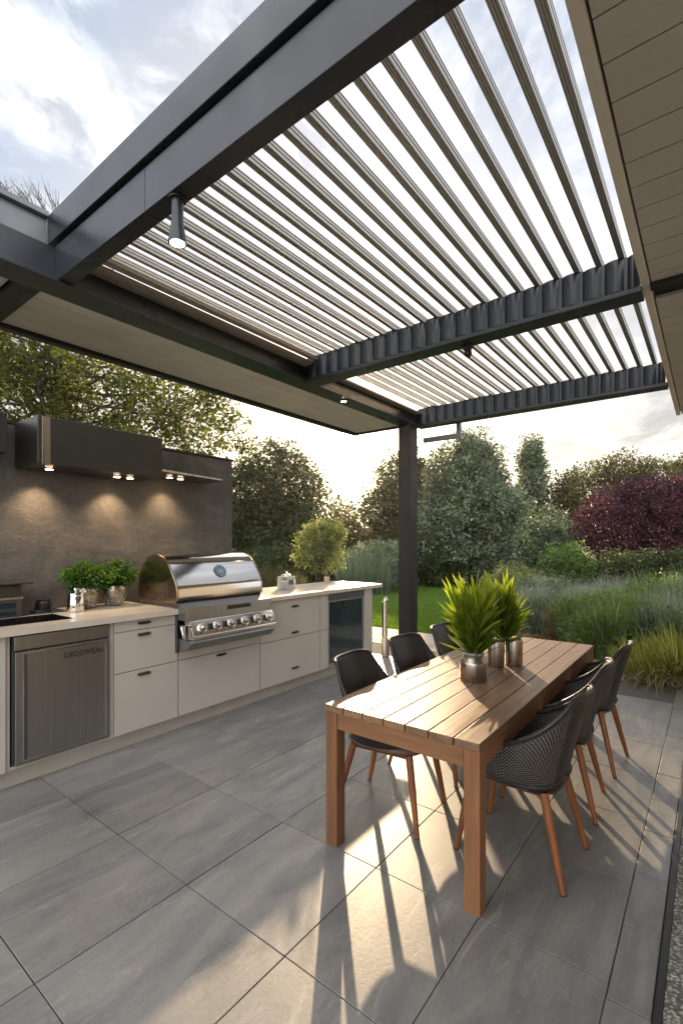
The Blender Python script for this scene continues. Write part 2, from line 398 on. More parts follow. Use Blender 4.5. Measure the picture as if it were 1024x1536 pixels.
def blades(name, cx, cy, rad, n, h, w, mat, parent=None, lean=.6, seg=4, droop=.5, z0=0.0, hv=.35, curl=1.0, ell=1.0, center=False, pw=.6):
    """tuft of arching strips"""
    ang = rng.random(n)*2*PI; rr = rad*np.sqrt(rng.random(n)) ; bx = cx+rr*np.cos(ang); by = cy+rr*np.sin(ang)*ell
    a2 = ang+rng.normal(size=n)*.7; H = h*(1-hv+2*hv*rng.random(n))*(1-.35*(rr/max(rad, 1e-4))**2)
    ln = lean*(.15+.85*rng.random(n))*(.35+.65*rr/max(rad, 1e-4) if not center else 1); dx = np.cos(a2); dy = np.sin(a2)
    V = []; tw = rng.random(n)*PI
    sx, sy = np.cos(tw), np.sin(tw)
    for k in range(seg+1):
        s = k/seg
        out = ln*H*(s**1.5)*curl; z = H*(s-droop*ln*s**2.6)
        wd = w*(.7+.6*rng.random(n) if k == 0 else 1)*(1-s)**pw if k < seg else w*.05
        px = bx+dx*out; py = by+dy*out
        V.append(np.stack([np.stack([px-sx*wd/2, py-sy*wd/2, z0+z], 1), np.stack([px+sx*wd/2, py+sy*wd/2, z0+z], 1)], 1))
    V = np.stack(V, 1)                                  # n, seg+1, 2, 3
    base = (np.arange(n)*(seg+1)*2)[:,None]
    F = []
    for k in range(seg):
        F.append(np.concatenate([base+2*k, base+2*k+1, base+2*k+3, base+2*k+2], 1))
    F = np.stack(F, 1).reshape(-1,4)
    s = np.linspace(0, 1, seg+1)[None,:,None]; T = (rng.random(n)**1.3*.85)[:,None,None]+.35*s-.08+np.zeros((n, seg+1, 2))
    V = V.reshape(-1,3); V[:,2] = np.maximum(V[:,2], z0+.004)
    return rawmesh(name, V, F, mat, T.ravel(), parent)

# ================================================================= SETTING
# ground, bed, lawn
def sheet(name, pts, z, mat):
    mb = MB(); mb.add([(x, y, z) for x, y in pts], [tuple(range(len(pts)))]); return kind(mb.build(name, mat), 'structure')
sheet('ground', [(-150,-60),(150,-60),(150,220),(-150,220)], -.06, M['soil'])
g = MB()
g.box(-5.5,-1.6,-.05,3.2,6.36,-.008); g.box(-5.5,6.36,-.05,-.86,7.55,-.008)
kind(g.build('patio_base', M['grout']), 'structure')
tiles = MB()
gx = [-5.06,-4.43,-3.80,-3.17,-2.545,-1.92,-1.29,-.775,-.29]
gy = [-1.2+.63*i for i in range(13)]; gy = [.69+.63*(i-3) for i in range(12)]
gap = .0022
def tl(x0, y0, x1, y1, dz=0):
    z = random.uniform(-.0009,.0009); q = [random.uniform(-.0009,.0009) for _ in range(4)]; tiles.box(x0+gap+q[0], y0+gap+q[1], -.03, x1-gap+q[2], y1-gap+q[3], z, tone=random.random())
for i in range(len(gx)-1):
    for j in range(len(gy)-1):
        tl(gx[i], gy[j], gx[i+1], min(gy[j+1], 6.36))
        if gy[j+1] >= 6.36: break
sy = [-1.4+.41*i for i in range(20)]
for j in range(len(sy)-1):
    if sy[j] > 6.2: break
    tl(-.29, sy[j], -.155, min(sy[j+1], 6.36))
xx = -.155
for i in range(6):
    for j in range(len(gy)-1):
        tl(xx+.56*i, gy[j], xx+.56*(i+1), min(gy[j+1], 6.36))
        if gy[j+1] >= 6.36: break
kind(tiles.build('patio', M['tile'], bevel=.0015, seg=1), 'structure')
pv = MB()
for i in range(8):
    for j in range(2):
        x0 = -5.6+.6*i; y0 = 6.37+.6*j
        pv.box(x0+.003, y0+.003, -.03, x0+.597, y0+.597, .0, tone=random.random())
kind(pv.build('path', M['pave'], bevel=.004), 'structure')
sheet('lawn', [(-20,7.6),(-3.4,7.6),(-2.4,10),(-3.6,18),(-7,24),(-26,24),(-26,8)], -.02, M['lawn'])
sheet('planting_bed', [(-3.4,7.6),(-.86,7.6),(-.86,6.37),(12,6.37),(12,26),(-3.5,26),(-3.6,18),(-2.4,10)], -.03, M['mulch'])
# lawn blades in the part one can see
n = 60000
d = 8.0+11.0*rng.random(n)**1.3; px = 545+(760-545)*rng.random(n); u = (px-512)/FPX*d
X = FX*d+RX*u; Y = FY*d+RY*u
ok = (Y > 7.65) & (X < -2.6); X = X[ok]; Y = Y[ok]; n = len(X)
P = np.stack([X, Y, np.full(n, -.02)], 1); dr = rng.normal(size=(n,3))*.35+np.array([0,0,1])
V, F, T = leaf_arrays(P, dr, .035+.045*rng.random(n), np.full(n,.012), rng.random(n))
g = kind(tag(rawmesh('grass', V, F, M['L_lawn'], T), 'short mown green lawn grass beyond the patio post', 'grass'), 'stuff')
# mulch chips
n = 9000
d = 7.8+6*rng.random(n); px = 740+300*rng.random(n); u = (px-512)/FPX*d
P = np.stack([FX*d+RX*u, FY*d+RY*u, np.full(n, -.025)], 1); dr = rng.normal(size=(n,3))*[1,1,.35]
P = P[P[:,1] > 6.5]; dr = dr[:len(P)]; n = len(P)
V, F, T = leaf_arrays(P, dr, .03+.05*rng.random(n), .015+.02*rng.random(n), rng.random(n))
kind(tag(rawmesh('mulch_chips', V, F, M['L_brown'], T), 'loose brown bark chips covering the soil of the planting bed', 'mulch'), 'stuff')

# ================================================================= PERGOLA
BX = -3.62                                       # centre line of the long beam above the kitchen
pg = thing('pergola', 'dark grey steel pergola with open louvre roof and boarded canopy over the kitchen', 'pergola', (-3.62, 6.45, 0))
def pb(mb, name, mat, **k):
    for i, v in enumerate(mb.v): mb.v[i] = (v[0]+3.62, v[1]-6.45, v[2])
    return mb.build(name, mat, pg, **k)
pb(MB().box(-3.785,6.34,0,-3.575,6.56,3.37).box(-3.84,6.28,0,-3.52,6.62,.012), 'post', M['post'], bevel=.006)
# long beam (X const)
mb = MB().box(-3.70,-1.6,3.37,-3.54,6.56,3.60); mb.box(-3.74,-1.6,3.355,-3.50,6.58,3.385)
pb(mb, 'long_beam', M['beam'], bevel=.004)
# near beam: lower box, shadow groove, upper fascia
mb = MB().box(-3.538,1.40,3.37,-2.42,1.50,3.61).box(-2.416,1.40,3.37,-.387,1.50,3.61)
pb(mb, 'near_beam', M['beam'], bevel=.003)
pb(MB().box(-3.538,1.42,3.612,-.388,1.52,3.63), 'beam_groove', M['beam_dark'])
pb(MB().box(-3.62,1.375,3.632,-.388,1.55,3.83), 'upper_fascia', M['beam'], bevel=.004)
# kitchen canopy: soffit boards, roof slab, edge trims
mb = MB()
x = -4.63
while x < -3.76:
    mb.box(x+.004, 1.40, 3.405, min(x+.215, -3.745)-.004, 6.43, 3.43, tone=random.random()); x += .215
x = -4.63
while x < -3.76:
    mb.box(x+.003, -1.6, 3.405, min(x+.215, -3.745)-.004, 1.22, 3.43, tone=random.random()); x += .215
pb(mb, 'canopy_soffit', M['soffit'])
pb(MB().box(-4.66,-1.6,3.44,-3.72,6.46,3.60), 'canopy_roof', M['beam_dark'])
mb = MB().box(-4.72,-1.6,3.37,-4.64,6.5,3.62); mb.box(-4.64,6.435,3.38,-3.745,6.5,3.62); mb.box(-4.635,1.235,3.36,-3.745,1.385,3.436)
pb(mb, 'canopy_edge_trim', M['beam_dark'], bevel=.003)
mb = MB().box(-3.78,-1.6,3.605,-3.60,1.37,3.80); mb.box(-3.82,-1.6,3.80,-3.56,1.37,3.84)
pb(mb, 'gutter', M['fascia'], bevel=.005)
# closed ledge panel beside the long beam
mb = MB().box(-3.537,1.55,3.52,-3.40,3.93,3.545).box(-3.40,1.55,3.55,-3.335,3.93,3.57).box(-3.537,4.09,3.52,-3.44,6.42,3.545)
pb(mb, 'ledge_panel', M['ledge'], bevel=.003)
# mid and far beams with ribbed cladding
for yb, nm in ((3.95,'cross_beam'), (6.46,'cross_beam')):
    mb = MB().box(-3.536,yb,3.37,-.40,yb+.12,3.60); mb.box(-3.536,yb-.045,3.335,-.38,yb+.14,3.372)
    pb(mb, nm, M['beam'], bevel=.003)
    cl = MB(); xa = -3.50; pitch = .1445
    while xa < -.42:
        xb = min(xa+pitch, -.402); pf = []; ns = 7
        for k in range(ns+1):
            s = k/ns; pf.append((xa+(xb-xa)*s, yb-.012-.030*math.sin(PI*min(1, s*1.15)/1.15*.95)**.8-.010*(1-s)))
        z0 = 3.375; z1 = 3.605+random.uniform(-.006,.008)
        vs = [(p, q, z0) for p, q in pf]+[(p, q, z1) for p, q in pf]+[(pf[-1][0], yb-.001, z0), (pf[0][0], yb-.001, z0), (pf[-1][0], yb-.001, z1), (pf[0][0], yb-.001, z1)]
        m_ = ns+1; fs = [(k, k+1, m_+k+1, m_+k) for k in range(ns)]
        fs.append(tuple(range(m_))+(2*m_, 2*m_+1)); fs.append(tuple(range(m_, 2*m_))+(2*m_+2, 2*m_+3))
        fs.append((ns, 2*m_, 2*m_+2, m_+ns)); fs.append((0, m_, 2*m_+3, 2*m_+1))
        cl.add(vs, fs); xa += pitch
    pb(cl, 'ribbed_cladding', M['beam'])
# louvre blades, fluted profile, run along Y in both bays
def blade_profile(tilt):
    """grooved bar: five ribs underneath, two grooves on each side"""
    w, h, n = .041, .060, 4; pr = []
    rib = w/(2*n-1); x = -w/2
    for k in range(n):                               # underside ribs, left to right
        d = .004*abs(2*k/(n-1)-1)
        pr += [(x, -h/2+d), (x+rib, -h/2+d)]
        if k < n-1: pr += [(x+rib, -h/2+.007), (x+2*rib, -h/2+.007)]
        x += 2*rib
    for z0, z1 in ((-.010,-.002), (.010,.018)): pr += [(w/2, z0), (w/2-.007, z0), (w/2-.007, z1), (w/2, z1)]
    pr += [(w/2-.006, h/2), (-w/2+.006, h/2)]
    for z0, z1 in ((.018,.010), (-.002,-.010)): pr += [(-w/2, z0), (-w/2+.007, z0), (-w/2+.007, z1), (-w/2, z1)]
    ct, st = math.cos(tilt), math.sin(tilt)
    return [(x*ct-z*st, x*st+z*ct) for x, z in pr]
bp = blade_profile(R(-6))
nb_ = 21
def blade_mesh(L):
    mb = MB(); mb.prism_y(bp, 0, L); o = mb.build('louvre_blade', M['slat'], pg); return o
for y0, y1 in ((1.56, 4.005), (4.015, 6.55)):
    src = blade_mesh(y1-y0)
    for i in range(nb_):
        o = src if i == 0 else src.copy()
        if i: C.objects.link(o); o.parent = pg
        o.location = (-.50-.1445*i+3.62, y0-6.45, 3.634+random.uniform(-.002,.002))
pb(MB().box(-3.52,1.552,3.56,-.42,1.60,3.602), 'blade_rail', M['beam'])
# pipe bracket by the post
mb = MB().box(-3.50,6.60,3.13,-2.90,6.66,3.20).box(-2.96,6.60,3.201,-2.90,6.66,3.36)
pb(mb, 'pipe_bracket', M['fascia'], bevel=.004)

# tube spotlight under the near beam
t = thing('tube_spotlight', 'dark tubular spotlight hanging lit beneath the near pergola beam', 'spotlight', (-2.19, 1.45, 3.37))
MB().lathe([(.030,0),(.030,-.12),(.036,-.16),(.046,-.225),(.046,-.235),(.040,-.235),(.036,-.215)], n=28).build('lamp_body', M['beam'], t, smooth=True)
MB().lathe([(.0355,-.228),(.0355,-.232)], n=24).build('lamp_lens', M['lamp'], t)
MB().lathe([(.045,0),(.045,-.01)], n=28).build('mount', M['beam_dark'], t)
t = thing('beam_downlight', 'small lit round downlight under the long beam above the far counter', 'downlight', (-3.60, 4.72, 3.355))
MB().lathe([(.045,0),(.045,-.012),(.038,-.016)], n=24).build('ring', M['black'], t)
MB().lathe([(.03,-.0165),(.03,-.02)], n=24).build('lens', M['lamp'], t)
t = thing('ceiling_sensor', 'small black swivel sensor fixed under the middle louvred beam', 'sensor', (-1.70, 4.04, 3.335))
MB().lathe([(.05,0),(.05,-.02),(.035,-.035),(.03,-.05)], n=24).build('base', M['black'], t, smooth=True)
MB().lathe([(.022,-.045),(.034,-.06),(.036,-.085),(.022,-.105),(.008,-.11)], n=20).build('head', M['black'], t, smooth=True)

# ================================================================= HOUSE EAVE
hs = thing('house', 'house side with a boarded beige eave overhanging the patio at right', 'house', (2.6, 3, 0))
def hb(mb, name, mat, **k):
    for i, v in enumerate(mb.v): mb.v[i] = (v[0]-2.6, v[1]-3, v[2])
    return mb.build(name, mat, hs, **k)
mb = MB(); y = -1.55
ys = []
while y < 8.2:
    ys.append(y); y += .2
for y in ys:
    if abs(y-4.05) < .1: continue
    mb.box(-.325, y+.004, 3.40, 3.0, y+.196, 3.425, tone=random.random())
hb(mb, 'eave_soffit', M['soffit2'])
hb(MB().box(-.325,-1.6,3.43,3.05,8.25,3.60), 'roof', M['beam_dark'])
hb(MB().box(-.385,-1.6,3.385,-.335,8.25,3.64), 'fascia_board', M['soffit'], bevel=.004)
hb(MB().box(-.335,3.955,3.375,3.0,4.045,3.428), 'eave_strip', M['beam_dark'])
hb(MB().box(2.6,-1.6,-.02,2.85,8.1,3.399), 'wall', M['render'])

# ================================================================= FEATURE WALL + HOOD
t = thing('feature_wall', 'dark mottled stone grey slab wall standing behind the outdoor kitchen', 'wall', (-4.42, 2.0, 0))
MB().box(-.10,-2.6,0,.06,1.60,2.52).build('slab', M['slab'], t, bevel=.004)
MB().box(-.115,-2.6,2.521,.075,1.61,2.545).build('coping', M['beam_dark'], t)
hd = thing('range_hood', 'bronze metal range hood on the dark wall with warm lit downlights', 'range hood', (-4.35, 1.42, 2.17))
MB().box(.012,0,0,.45,1.01,.355).build('hood_box', M['hood'], hd, bevel=.006)
MB().add([(.012,1.012,.055),(.42,1.012,.055),(.34,1.76,.055),(.012,1.80,.055),(.012,1.012,.085),(.42,1.012,.085),(.34,1.76,.075),(.012,1.80,.075)],
         [(0,1,2,3),(4,5,6,7),(0,1,5,4),(1,2,6,5),(2,3,7,6),(3,0,4,7)]).build('shelf_canopy', M['hood'], hd, bevel=.002)
MB().box(.445,.03,-.004,.456,.085,.350).build('corner_glint', M['vase'], hd, bevel=.002)  # pale strip added to stand in for the hood corner's reflection
MB().box(.012,-1.2,.06,.36,-.16,.345).build('side_cabinet', M['beam_dark'], hd, bevel=.004)
MB().add([(.4215,1.02,.062),(.3425,1.755,.060),(.3425,1.755,.073),(.4215,1.02,.082),(.4255,1.02,.062),(.3465,1.755,.060),(.3465,1.755,.073),(.4255,1.02,.082)], [(0,1,2,3),(4,5,6,7),(0,1,5,4),(1,2,6,5),(2,3,7,6),(3,0,4,7)]).build('shelf_edge', M['vase'], hd)
lights = [(.24,.16,0),(.24,.70,0),(.24,.82,0),(.20,1.24,.055),(.20,1.36,.055)]
for lx, ly, lz in lights:
    MB().lathe([(.034,0),(.034,-.005),(.028,-.008)], (lx,ly,lz-.001), 20).build('downlight_ring', M['black'], hd)
    MB().lathe([(.026,0),(.026,-.003)], (lx,ly,lz-.009), 20).build('downlight_lens', M['lamp'], hd)
def spot(name, loc, energy, size, blend, tgt, rad=.02):
    l = bpy.data.lights.new(name, 'SPOT'); l.energy = energy; l.spot_size = R(size); l.spot_blend = blend; l.color = (1,.68,.38); l.shadow_soft_size = rad
    o = bpy.data.objects.new(name, l); C.objects.link(o); o.location = loc
    o.rotation_euler = (Vector(tgt)-Vector(loc)).to_track_quat('-Z','Y').to_euler(); return o
for lx, ly, lz, e in ((.13,.16,-.03,20),(.13,.76,-.03,22),(.13,1.30,.02,18)):
    o = spot('hood_spot', (-4.35+lx, 1.42+ly, 2.17+lz), e, 105, 1.0, (-4.35+lx-.06, 1.42+ly, 1.0))
spot('tube_spot', (-2.19,1.45,3.12), 6, 60, .6, (-2.19,1.45,0))

# ================================================================= KITCHEN
KX = -3.55                                            # front plane
ok_ = thing('outdoor_kitchen', 'long pale outdoor kitchen counter with drawers and stone worktop', 'kitchen counter', (KX, 1.76, 0))
def kb(mb, name, mat, par=None, **k):
    for i, v in enumerate(mb.v): mb.v[i] = (v[0]-KX, v[1]-1.76, v[2])
    return mb.build(name, mat, par or ok_, **k)
# carcass pieces: leave bays for fridge, grill, wine cooler
mb = MB()
mb.box(-4.34,-.6,.12,KX-.004,1.10,.985); mb.box(-4.34,1.10,.12,KX-.004,1.135,.985); mb.box(-4.34,1.77,.12,KX-.004,2.345,.985)
mb.box(-4.34,2.345,.12,KX-.004,3.27,.67); mb.box(-4.34,3.27,.12,KX-.004,4.335,.985); mb.box(-4.34,5.075,.12,KX-.004,5.25,.985)
mb.box(-4.34,4.335,.12,-4.25,5.075,.985); mb.box(-4.34,1.135,.12,-4.25,1.77,.985); mb.box(-4.34,1.135,.12,KX-.004,1.77,.14); mb.box(-4.34,4.335,.12,KX-.004,5.075,.135)
kb(mb, 'carcass', M['cab'], bevel=.002)
kb(MB().box(-4.30,-.6,0,-3.60,5.22,.118), 'plinth', M['plinth'])
def slab(x0, y0, x1, y1): return MB().box(x0,y0,.99,x1,y1,1.035)
# worktop: left piece has a sink cut out
mb = MB(); mb.box(-4.345,-.6,.99,-4.05,2.335,1.035); mb.box(-4.05,1.58,.99,KX+.05,2.335,1.035); mb.box(-3.66,-.6,.99,KX+.05,1.58,1.035)
kb(mb, 'worktop', M['counter'], bevel=.0)
wr = MB().box(-4.345,3.275,.99,KX+.05,5.45,1.035); kb(wr, 'worktop', M['counter'], bevel=.006)
mb = MB(); mb.box(-4.05,-.6,.80,-3.66,1.58,.81); mb.box(-4.05,1.57,.81,-3.66,1.58,1.034); mb.box(-4.06,-.6,.81,-4.045,1.58,1.033); mb.box(-3.665,-.6,.81,-3.65,1.58,1.033)
kb(mb, 'sink', M['sink'])
def handle(par, y, z, L=.10):
    mb = MB(); mb.tube([(KX+.018, y-L/2, z),(KX+.030, y-L/2+.012, z),(KX+.030, y+L/2-.012, z),(KX+.018, y+L/2, z)], .0085, 10)
    mb.box(KX+.0005, y-L/2, z+.006, KX+.018, y+L/2, z+.012)
    kb(mb, 'handle', M['black'], par, smooth=True)
def drawer(y0, y1, z0, z1, hz, hy=None, nm='drawer'):
    o = kb(MB().box(KX-.003,y0+.003,z0+.003,KX+.018,y1-.003,z1-.003), nm, M['cab'], bevel=.0015)
    if hz: 
        hh = thing_handle(o, hy or (y0+y1)/2-.02, hz)
    return o
def thing_handle(o, y, z): handle(o, y, z)
drawer(1.80,2.345,.905,.985,.955,2.04); drawer(1.80,2.345,.595,.905,.865,2.04); drawer(1.80,2.345,.125,.595,.555,2.04)
kb(MB().box(KX-.003,1.772,.125,KX+.010,1.798,.985), 'filler_panel', M['cab'])
drawer(2.35,3.265,.125,.595,.565,2.79); kb(MB().box(KX-.003,2.353,.60,KX+.018,3.262,.668), 'filler_panel', M['cab'])
drawer(3.27,4.18,.58,.985,.905,3.77); drawer(3.27,4.18,.125,.58,.245,3.77)
handle(ok_, 3.77, .625)
drawer(4.185,4.335,.58,.985,None, nm='side_panel'); drawer(4.185,4.335,.125,.58,None, nm='side_panel')
kb(MB().box(KX-.003,5.078,.125,KX+.018,5.25,.985), 'end_panel', M['cab'], bevel=.0015)
kb(MB().box(KX-.003,.4,.125,KX+.018,1.105,.985), 'door', M['cab'], bevel=.0015)

# fridge
fr = thing('fridge', 'brushed steel undercounter fridge with framed door below the sink', 'fridge', (KX, 1.14, .145))
MB().box(-.60,.006,0,-.005,.622,.835).build('body', M['steel_dark'], fr)
MB().box(-.004,.008,.745,.030,.620,.835).build('top_trim', M['steel'], fr, bevel=.003)
dr_ = MB().box(-.004,.012,.004,.038,.618,.735).build('door', M['steel'], fr, bevel=.004)
mb = MB(); mb.box(.0385,.055,.03,.043,.060,.722).box(.0385,.060,.717,.043,.592,.722).box(.0385,.587,.03,.043,.592,.717).box(.0385,.060,.03,.043,.587,.035)
mb.build('door_frame_line', M['chrome'], dr_)
MB().box(.0385,.0605,.036,.041,.080,.716).build('door_grip', M['steel_dark'], dr_)
def text(s, name, parent, mat, size, loc, rot, extr=.0008, sx=1):
    cu = bpy.data.curves.new(name, 'FONT'); cu.body = s; cu.size = size; cu.extrude = extr; cu.align_x = 'CENTER'; cu.align_y = 'CENTER'; cu.offset = size*.012
    tmp = bpy.data.objects.new('tmp', cu); C.objects.link(tmp)
    me = bpy.data.meshes.new_from_object(tmp.evaluated_get(bpy.context.evaluated_depsgraph_get())); bpy.data.objects.remove(tmp)
    me.materials.clear(); me.materials.append(mat); me.name = name
    o = bpy.data.objects.new(name, me); C.objects.link(o); o.parent = parent; o.location = loc; o.rotation_euler = rot; o.scale = (sx,1,1)
    return o
text('GRDZWEAn', 'lettering', dr_, M['black'], .054, (.0392,.435,.662), (R(90),0,R(90)), sx=.92)

# wine cooler
wc = thing('drinks_cooler', 'dark glass fronted drinks cooler at the far end of the counter', 'cooler', (KX, 4.34, .14))
MB().box(-.60,.004,0,-.03,.730,.84).build('body', M['black'], wc)
MB().box(-.028,.006,.765,.012,.728,.84).build('top_trim', M['steel_dark'], wc, bevel=.003)
dd = MB().box(-.028,.006,.0,.006,.030,.76).box(-.028,.706,.0,.006,.728,.76).box(-.028,.030,.0,.006,.706,.020).box(-.028,.030,.742,.006,.706,.76).build('door', M['steel'], wc, bevel=.002)
MB().box(-.020,.031,.021,-.002,.705,.741).build('glass_pane', M['dglass'], dd)

# ================================================================= GRILL
gr = thing('gas_grill', 'polished stainless gas grill with domed lid set into the counter', 'grill', (-3.55, 2.35, 1.0))
def gb(mb, name, mat, par=gr, **k): return mb.build(name, mat, par, **k)
Y0, Y1 = -.03, .93
# lid profile (x,z) in grill coordinates
prof = []
cx, cz, rx_, rz_ = -.29, .13, .27, .355
for k in range(25):
    a = PI-(PI-.80)*k/24
    prof.append((cx+rx_*math.cos(a)*(1.0 if math.cos(a) < 0 else 1.1), cz+rz_*math.sin(a)**.9 if math.sin(a) > 0 else cz))
prof = [(cx-rx_*.86, .055)]+prof+[(.02,.235),(.035,.185),(.030,.10),(.01,.085)]
lid = gb(MB().prism_y(prof, Y0+.02, Y1-.02), 'lid', M['chrome'], smooth=True)
def inset(pr, s):
    mx = sum(p[0] for p in pr)/len(pr); mz = sum(p[1] for p in pr)/len(pr)
    return [(mx+(p[0]-mx)*s, mz+(p[1]-mz)*s) for p in pr]
for a, b in ((Y0, Y0+.019), (Y1-.019, Y1)):
    gb(MB().prism_y(inset(prof, 1.012), a, b), 'lid_end', simple('lid_end_reflection', (.50,.40,.30), (.40,.32,.24), .25, 1, 8, rvar=.05, bmp=.05), lid, smooth=True, bevel=.003)  # brown reflection painted into the colour of the steel lid ends
# emblem on the lid's front curve
i0 = 25; ex, ez = (prof[i0][0]+prof[i0+1][0])/2, (prof[i0][1]+prof[i0+1][1])/2+.01; e2 = prof[i0+1]; nx, nz = (e2[1]-ex*0-ez)*-1, (e2[0]-ex)
n_ = Vector((-(e2[1]-ez), 0, e2[0]-ex)).normalized()
if n_.x < 0: n_ = -n_
q = n_.to_track_quat('Z', 'Y').to_matrix().to_4x4()
mt = Matrix.Translation(Vector((ex, .47, ez))+n_*.003) @ q
em = MB(); em.lathe([(.062,-.004),(.062,.004),(.056,.0055)], n=36); em.v = [tuple(mt @ Vector(v)) for v in em.v]; eo = gb(em, 'emblem', M['emblem'], lid)
e3 = MB()
for r0 in (.052,):
    for k in range(36):
        a0, a1 = 2*PI*k/36, 2*PI*(k+1)/36
        e3.add([((r0)*math.cos(a0), r0*math.sin(a0), .0065), (r0*math.cos(a1), r0*math.sin(a1), .0065), ((r0-.004)*math.cos(a1), (r0-.004)*math.sin(a1), .0065), ((r0-.004)*math.cos(a0), (r0-.004)*math.sin(a0), .0065)], [(0,1,2,3)])
for k in range(5):
    w = .036-.004*abs(k-2)*1.5; yy = -.026+.013*k
    e3.box(yy-.003,-w,.006,yy+.003,w*(.4 if k % 2 else .9),.0068)
e3.v = [tuple(mt @ Vector(v)) for v in e3.v]; gb(e3, 'emblem_lines', M['emblem2'], eo)
gb(MB().tube([(-.06,Y1-.001,.28),(-.02,Y1+.012,.27),(.0,Y1+.02,.22),(.0,Y1+.012,.17)], [.016,.022,.022,.014], 10), 'lid_hinge', M['black'], lid, smooth=True)
# cook box / shoulders
gb(MB().box(-.56,Y0+.015,-.30,.0,Y1-.015,.082), 'cook_box', M['steel_dark'])
gb(MB().prism_y([(-.02,.085),(.06,.075),(.16,.045),(.165,-.06),(.0,-.06)], Y0+.005, Y1-.005), 'front_shoulder', M['steel'], bevel=.004)
gb(MB().prism_y([(.166,-.005),(.168,.030),(.170,.030),(.172,-.005)], .40, .66), 'vent_slot', M['black'])
# knob bank: tilted polished panel
gb(MB().prism_y([(.10,-.061),(.175,-.061),(.235,-.185),(.225,-.215),(.10,-.215)], Y0+.03, Y1), 'control_panel', M['chrome'], bevel=.006)
for k in range(6):
    yk = .10+.152*k
    base = Matrix.Translation((.205, yk, -.125)) @ Matrix.Rotation(R(90+25), 4, 'Y') @ Matrix.Rotation(PI, 4, 'X')
    kn = MB(); kn.lathe([(.046,-.004),(.046,.008),(.040,.014),(.030,.016)], n=26); 
    nrm = Vector((.9,0,.435)).normalized(); qq = Matrix.Translation((.207, yk, -.122)) @ nrm.to_track_quat('Z','Y').to_matrix().to_4x4()
    kn.v = [tuple(qq @ Vector(v)) for v in kn.v]; ko = gb(kn, 'knob', M['chrome'], smooth=True)
    k2 = MB(); k2.lathe([(.030,.012),(.028,.044),(.024,.048)], n=22); k2.box(-.006,-.027,.046,.006,.027,.058)
    k2.v = [tuple(qq @ Vector(v)) for v in k2.v]; gb(k2, 'knob_grip', M['chrome'] if k == 5 else M['vase'], ko, smooth=True)
    if k < 5:
        k3 = MB().box(-.036,-.024,0,.036,.024,.006); q3 = Matrix.Translation((.2075, yk+.076, -.122)) @ nrm.to_track_quat('Z','Y').to_matrix().to_4x4()
        k3.v = [tuple(q3 @ Vector(v)) for v in k3.v]; gb(k3, 'dial_plate', M['black'])
gb(MB().prism_y([(-.0,-.216),(.22,-.216),(.23,-.235),(.165,-.30),(-.0,-.335)], Y0+.01, Y1-.01), 'drip_tray', M['steel'], bevel=.005)
gb(MB().box(.0,Y0-.004,-.335,.045,Y0+.006,.07), 'side_flange', M['steel_dark'], bevel=.002)
gb(MB().tube([(.10,Y0+.002,-.10),(.13,Y0-.016,-.11),(.155,Y0-.018,-.17),(.16,Y0+.0,-.20)], .013, 10).box(.15,Y0-.022,-.20,.19,Y0+.004,-.09), 'side_latch', M['chrome'], smooth=True)

# ================================================================= THINGS ON THE COUNTER
Z0 = 1.036
cn = thing('steel_canister', 'short shiny steel canister with a lid knob beside the sink', 'canister', (-4.02, 1.74, Z0))
MB().lathe([(.062,0),(.064,.006),(.062,.13),(.058,.135)], n=36).build('body', M['chrome'], cn, smooth=True)
MB().lathe([(.056,.1355),(.066,.136),(.064,.146),(.02,.152),(.012,.157),(.012,.165),(.019,.175),(.016,.186),(.006,.19)], n=30).build('lid', M['chrome'], cn, smooth=True)
for k, (yy, lab) in enumerate(((1.88, 'studded metal herb pot nearer the canister with bushy green herbs'), (2.12, 'studded metal herb pot nearer the grill with bushy green herbs'))):
    hp = thing('herb_pot', lab, 'potted herb', (-4.15, yy, Z0), group='studded herb pots on the counter')
    pt = MB().lathe([(.055,0),(.068,.01),(.095,.09),(.100,.14),(.092,.175),(.086,.175),(.09,.14)], n=36).build('pot', M['pot'], hp, smooth=True)
    st = MB()
    for i in range(9):
        z = .02+.017*i; r = .068+(.095-.068)*min(1, (z-.01)/.08) if z < .09 else .097
        for j in range(26):
            a = 2*PI*(j+(i % 2)*.5)/26; m4 = Matrix.Translation((r*math.cos(a), r*math.sin(a), z)) @ Matrix.Rotation(a, 4, 'Z') @ Matrix.Rotation(PI/2, 4, 'Y')
            vv = [(.0055*math.cos(b*PI/3), .0055*math.sin(b*PI/3), 0) for b in range(6)]+[(0,0,.004)]
            st.add([m4 @ Vector(v) for v in vv], [(b, (b+1) % 6, 6) for b in range(6)])
    st.build('studs', M['chrome'], pt)
    crown('foliage', [(0,0,.27,.125,.125,.10),(.03,.06,.25,.11,.10,.08),(-.02,-.07,.25,.10,.10,.08)], M['L_herb'], 260, 16, .028, hp, .035, .2)
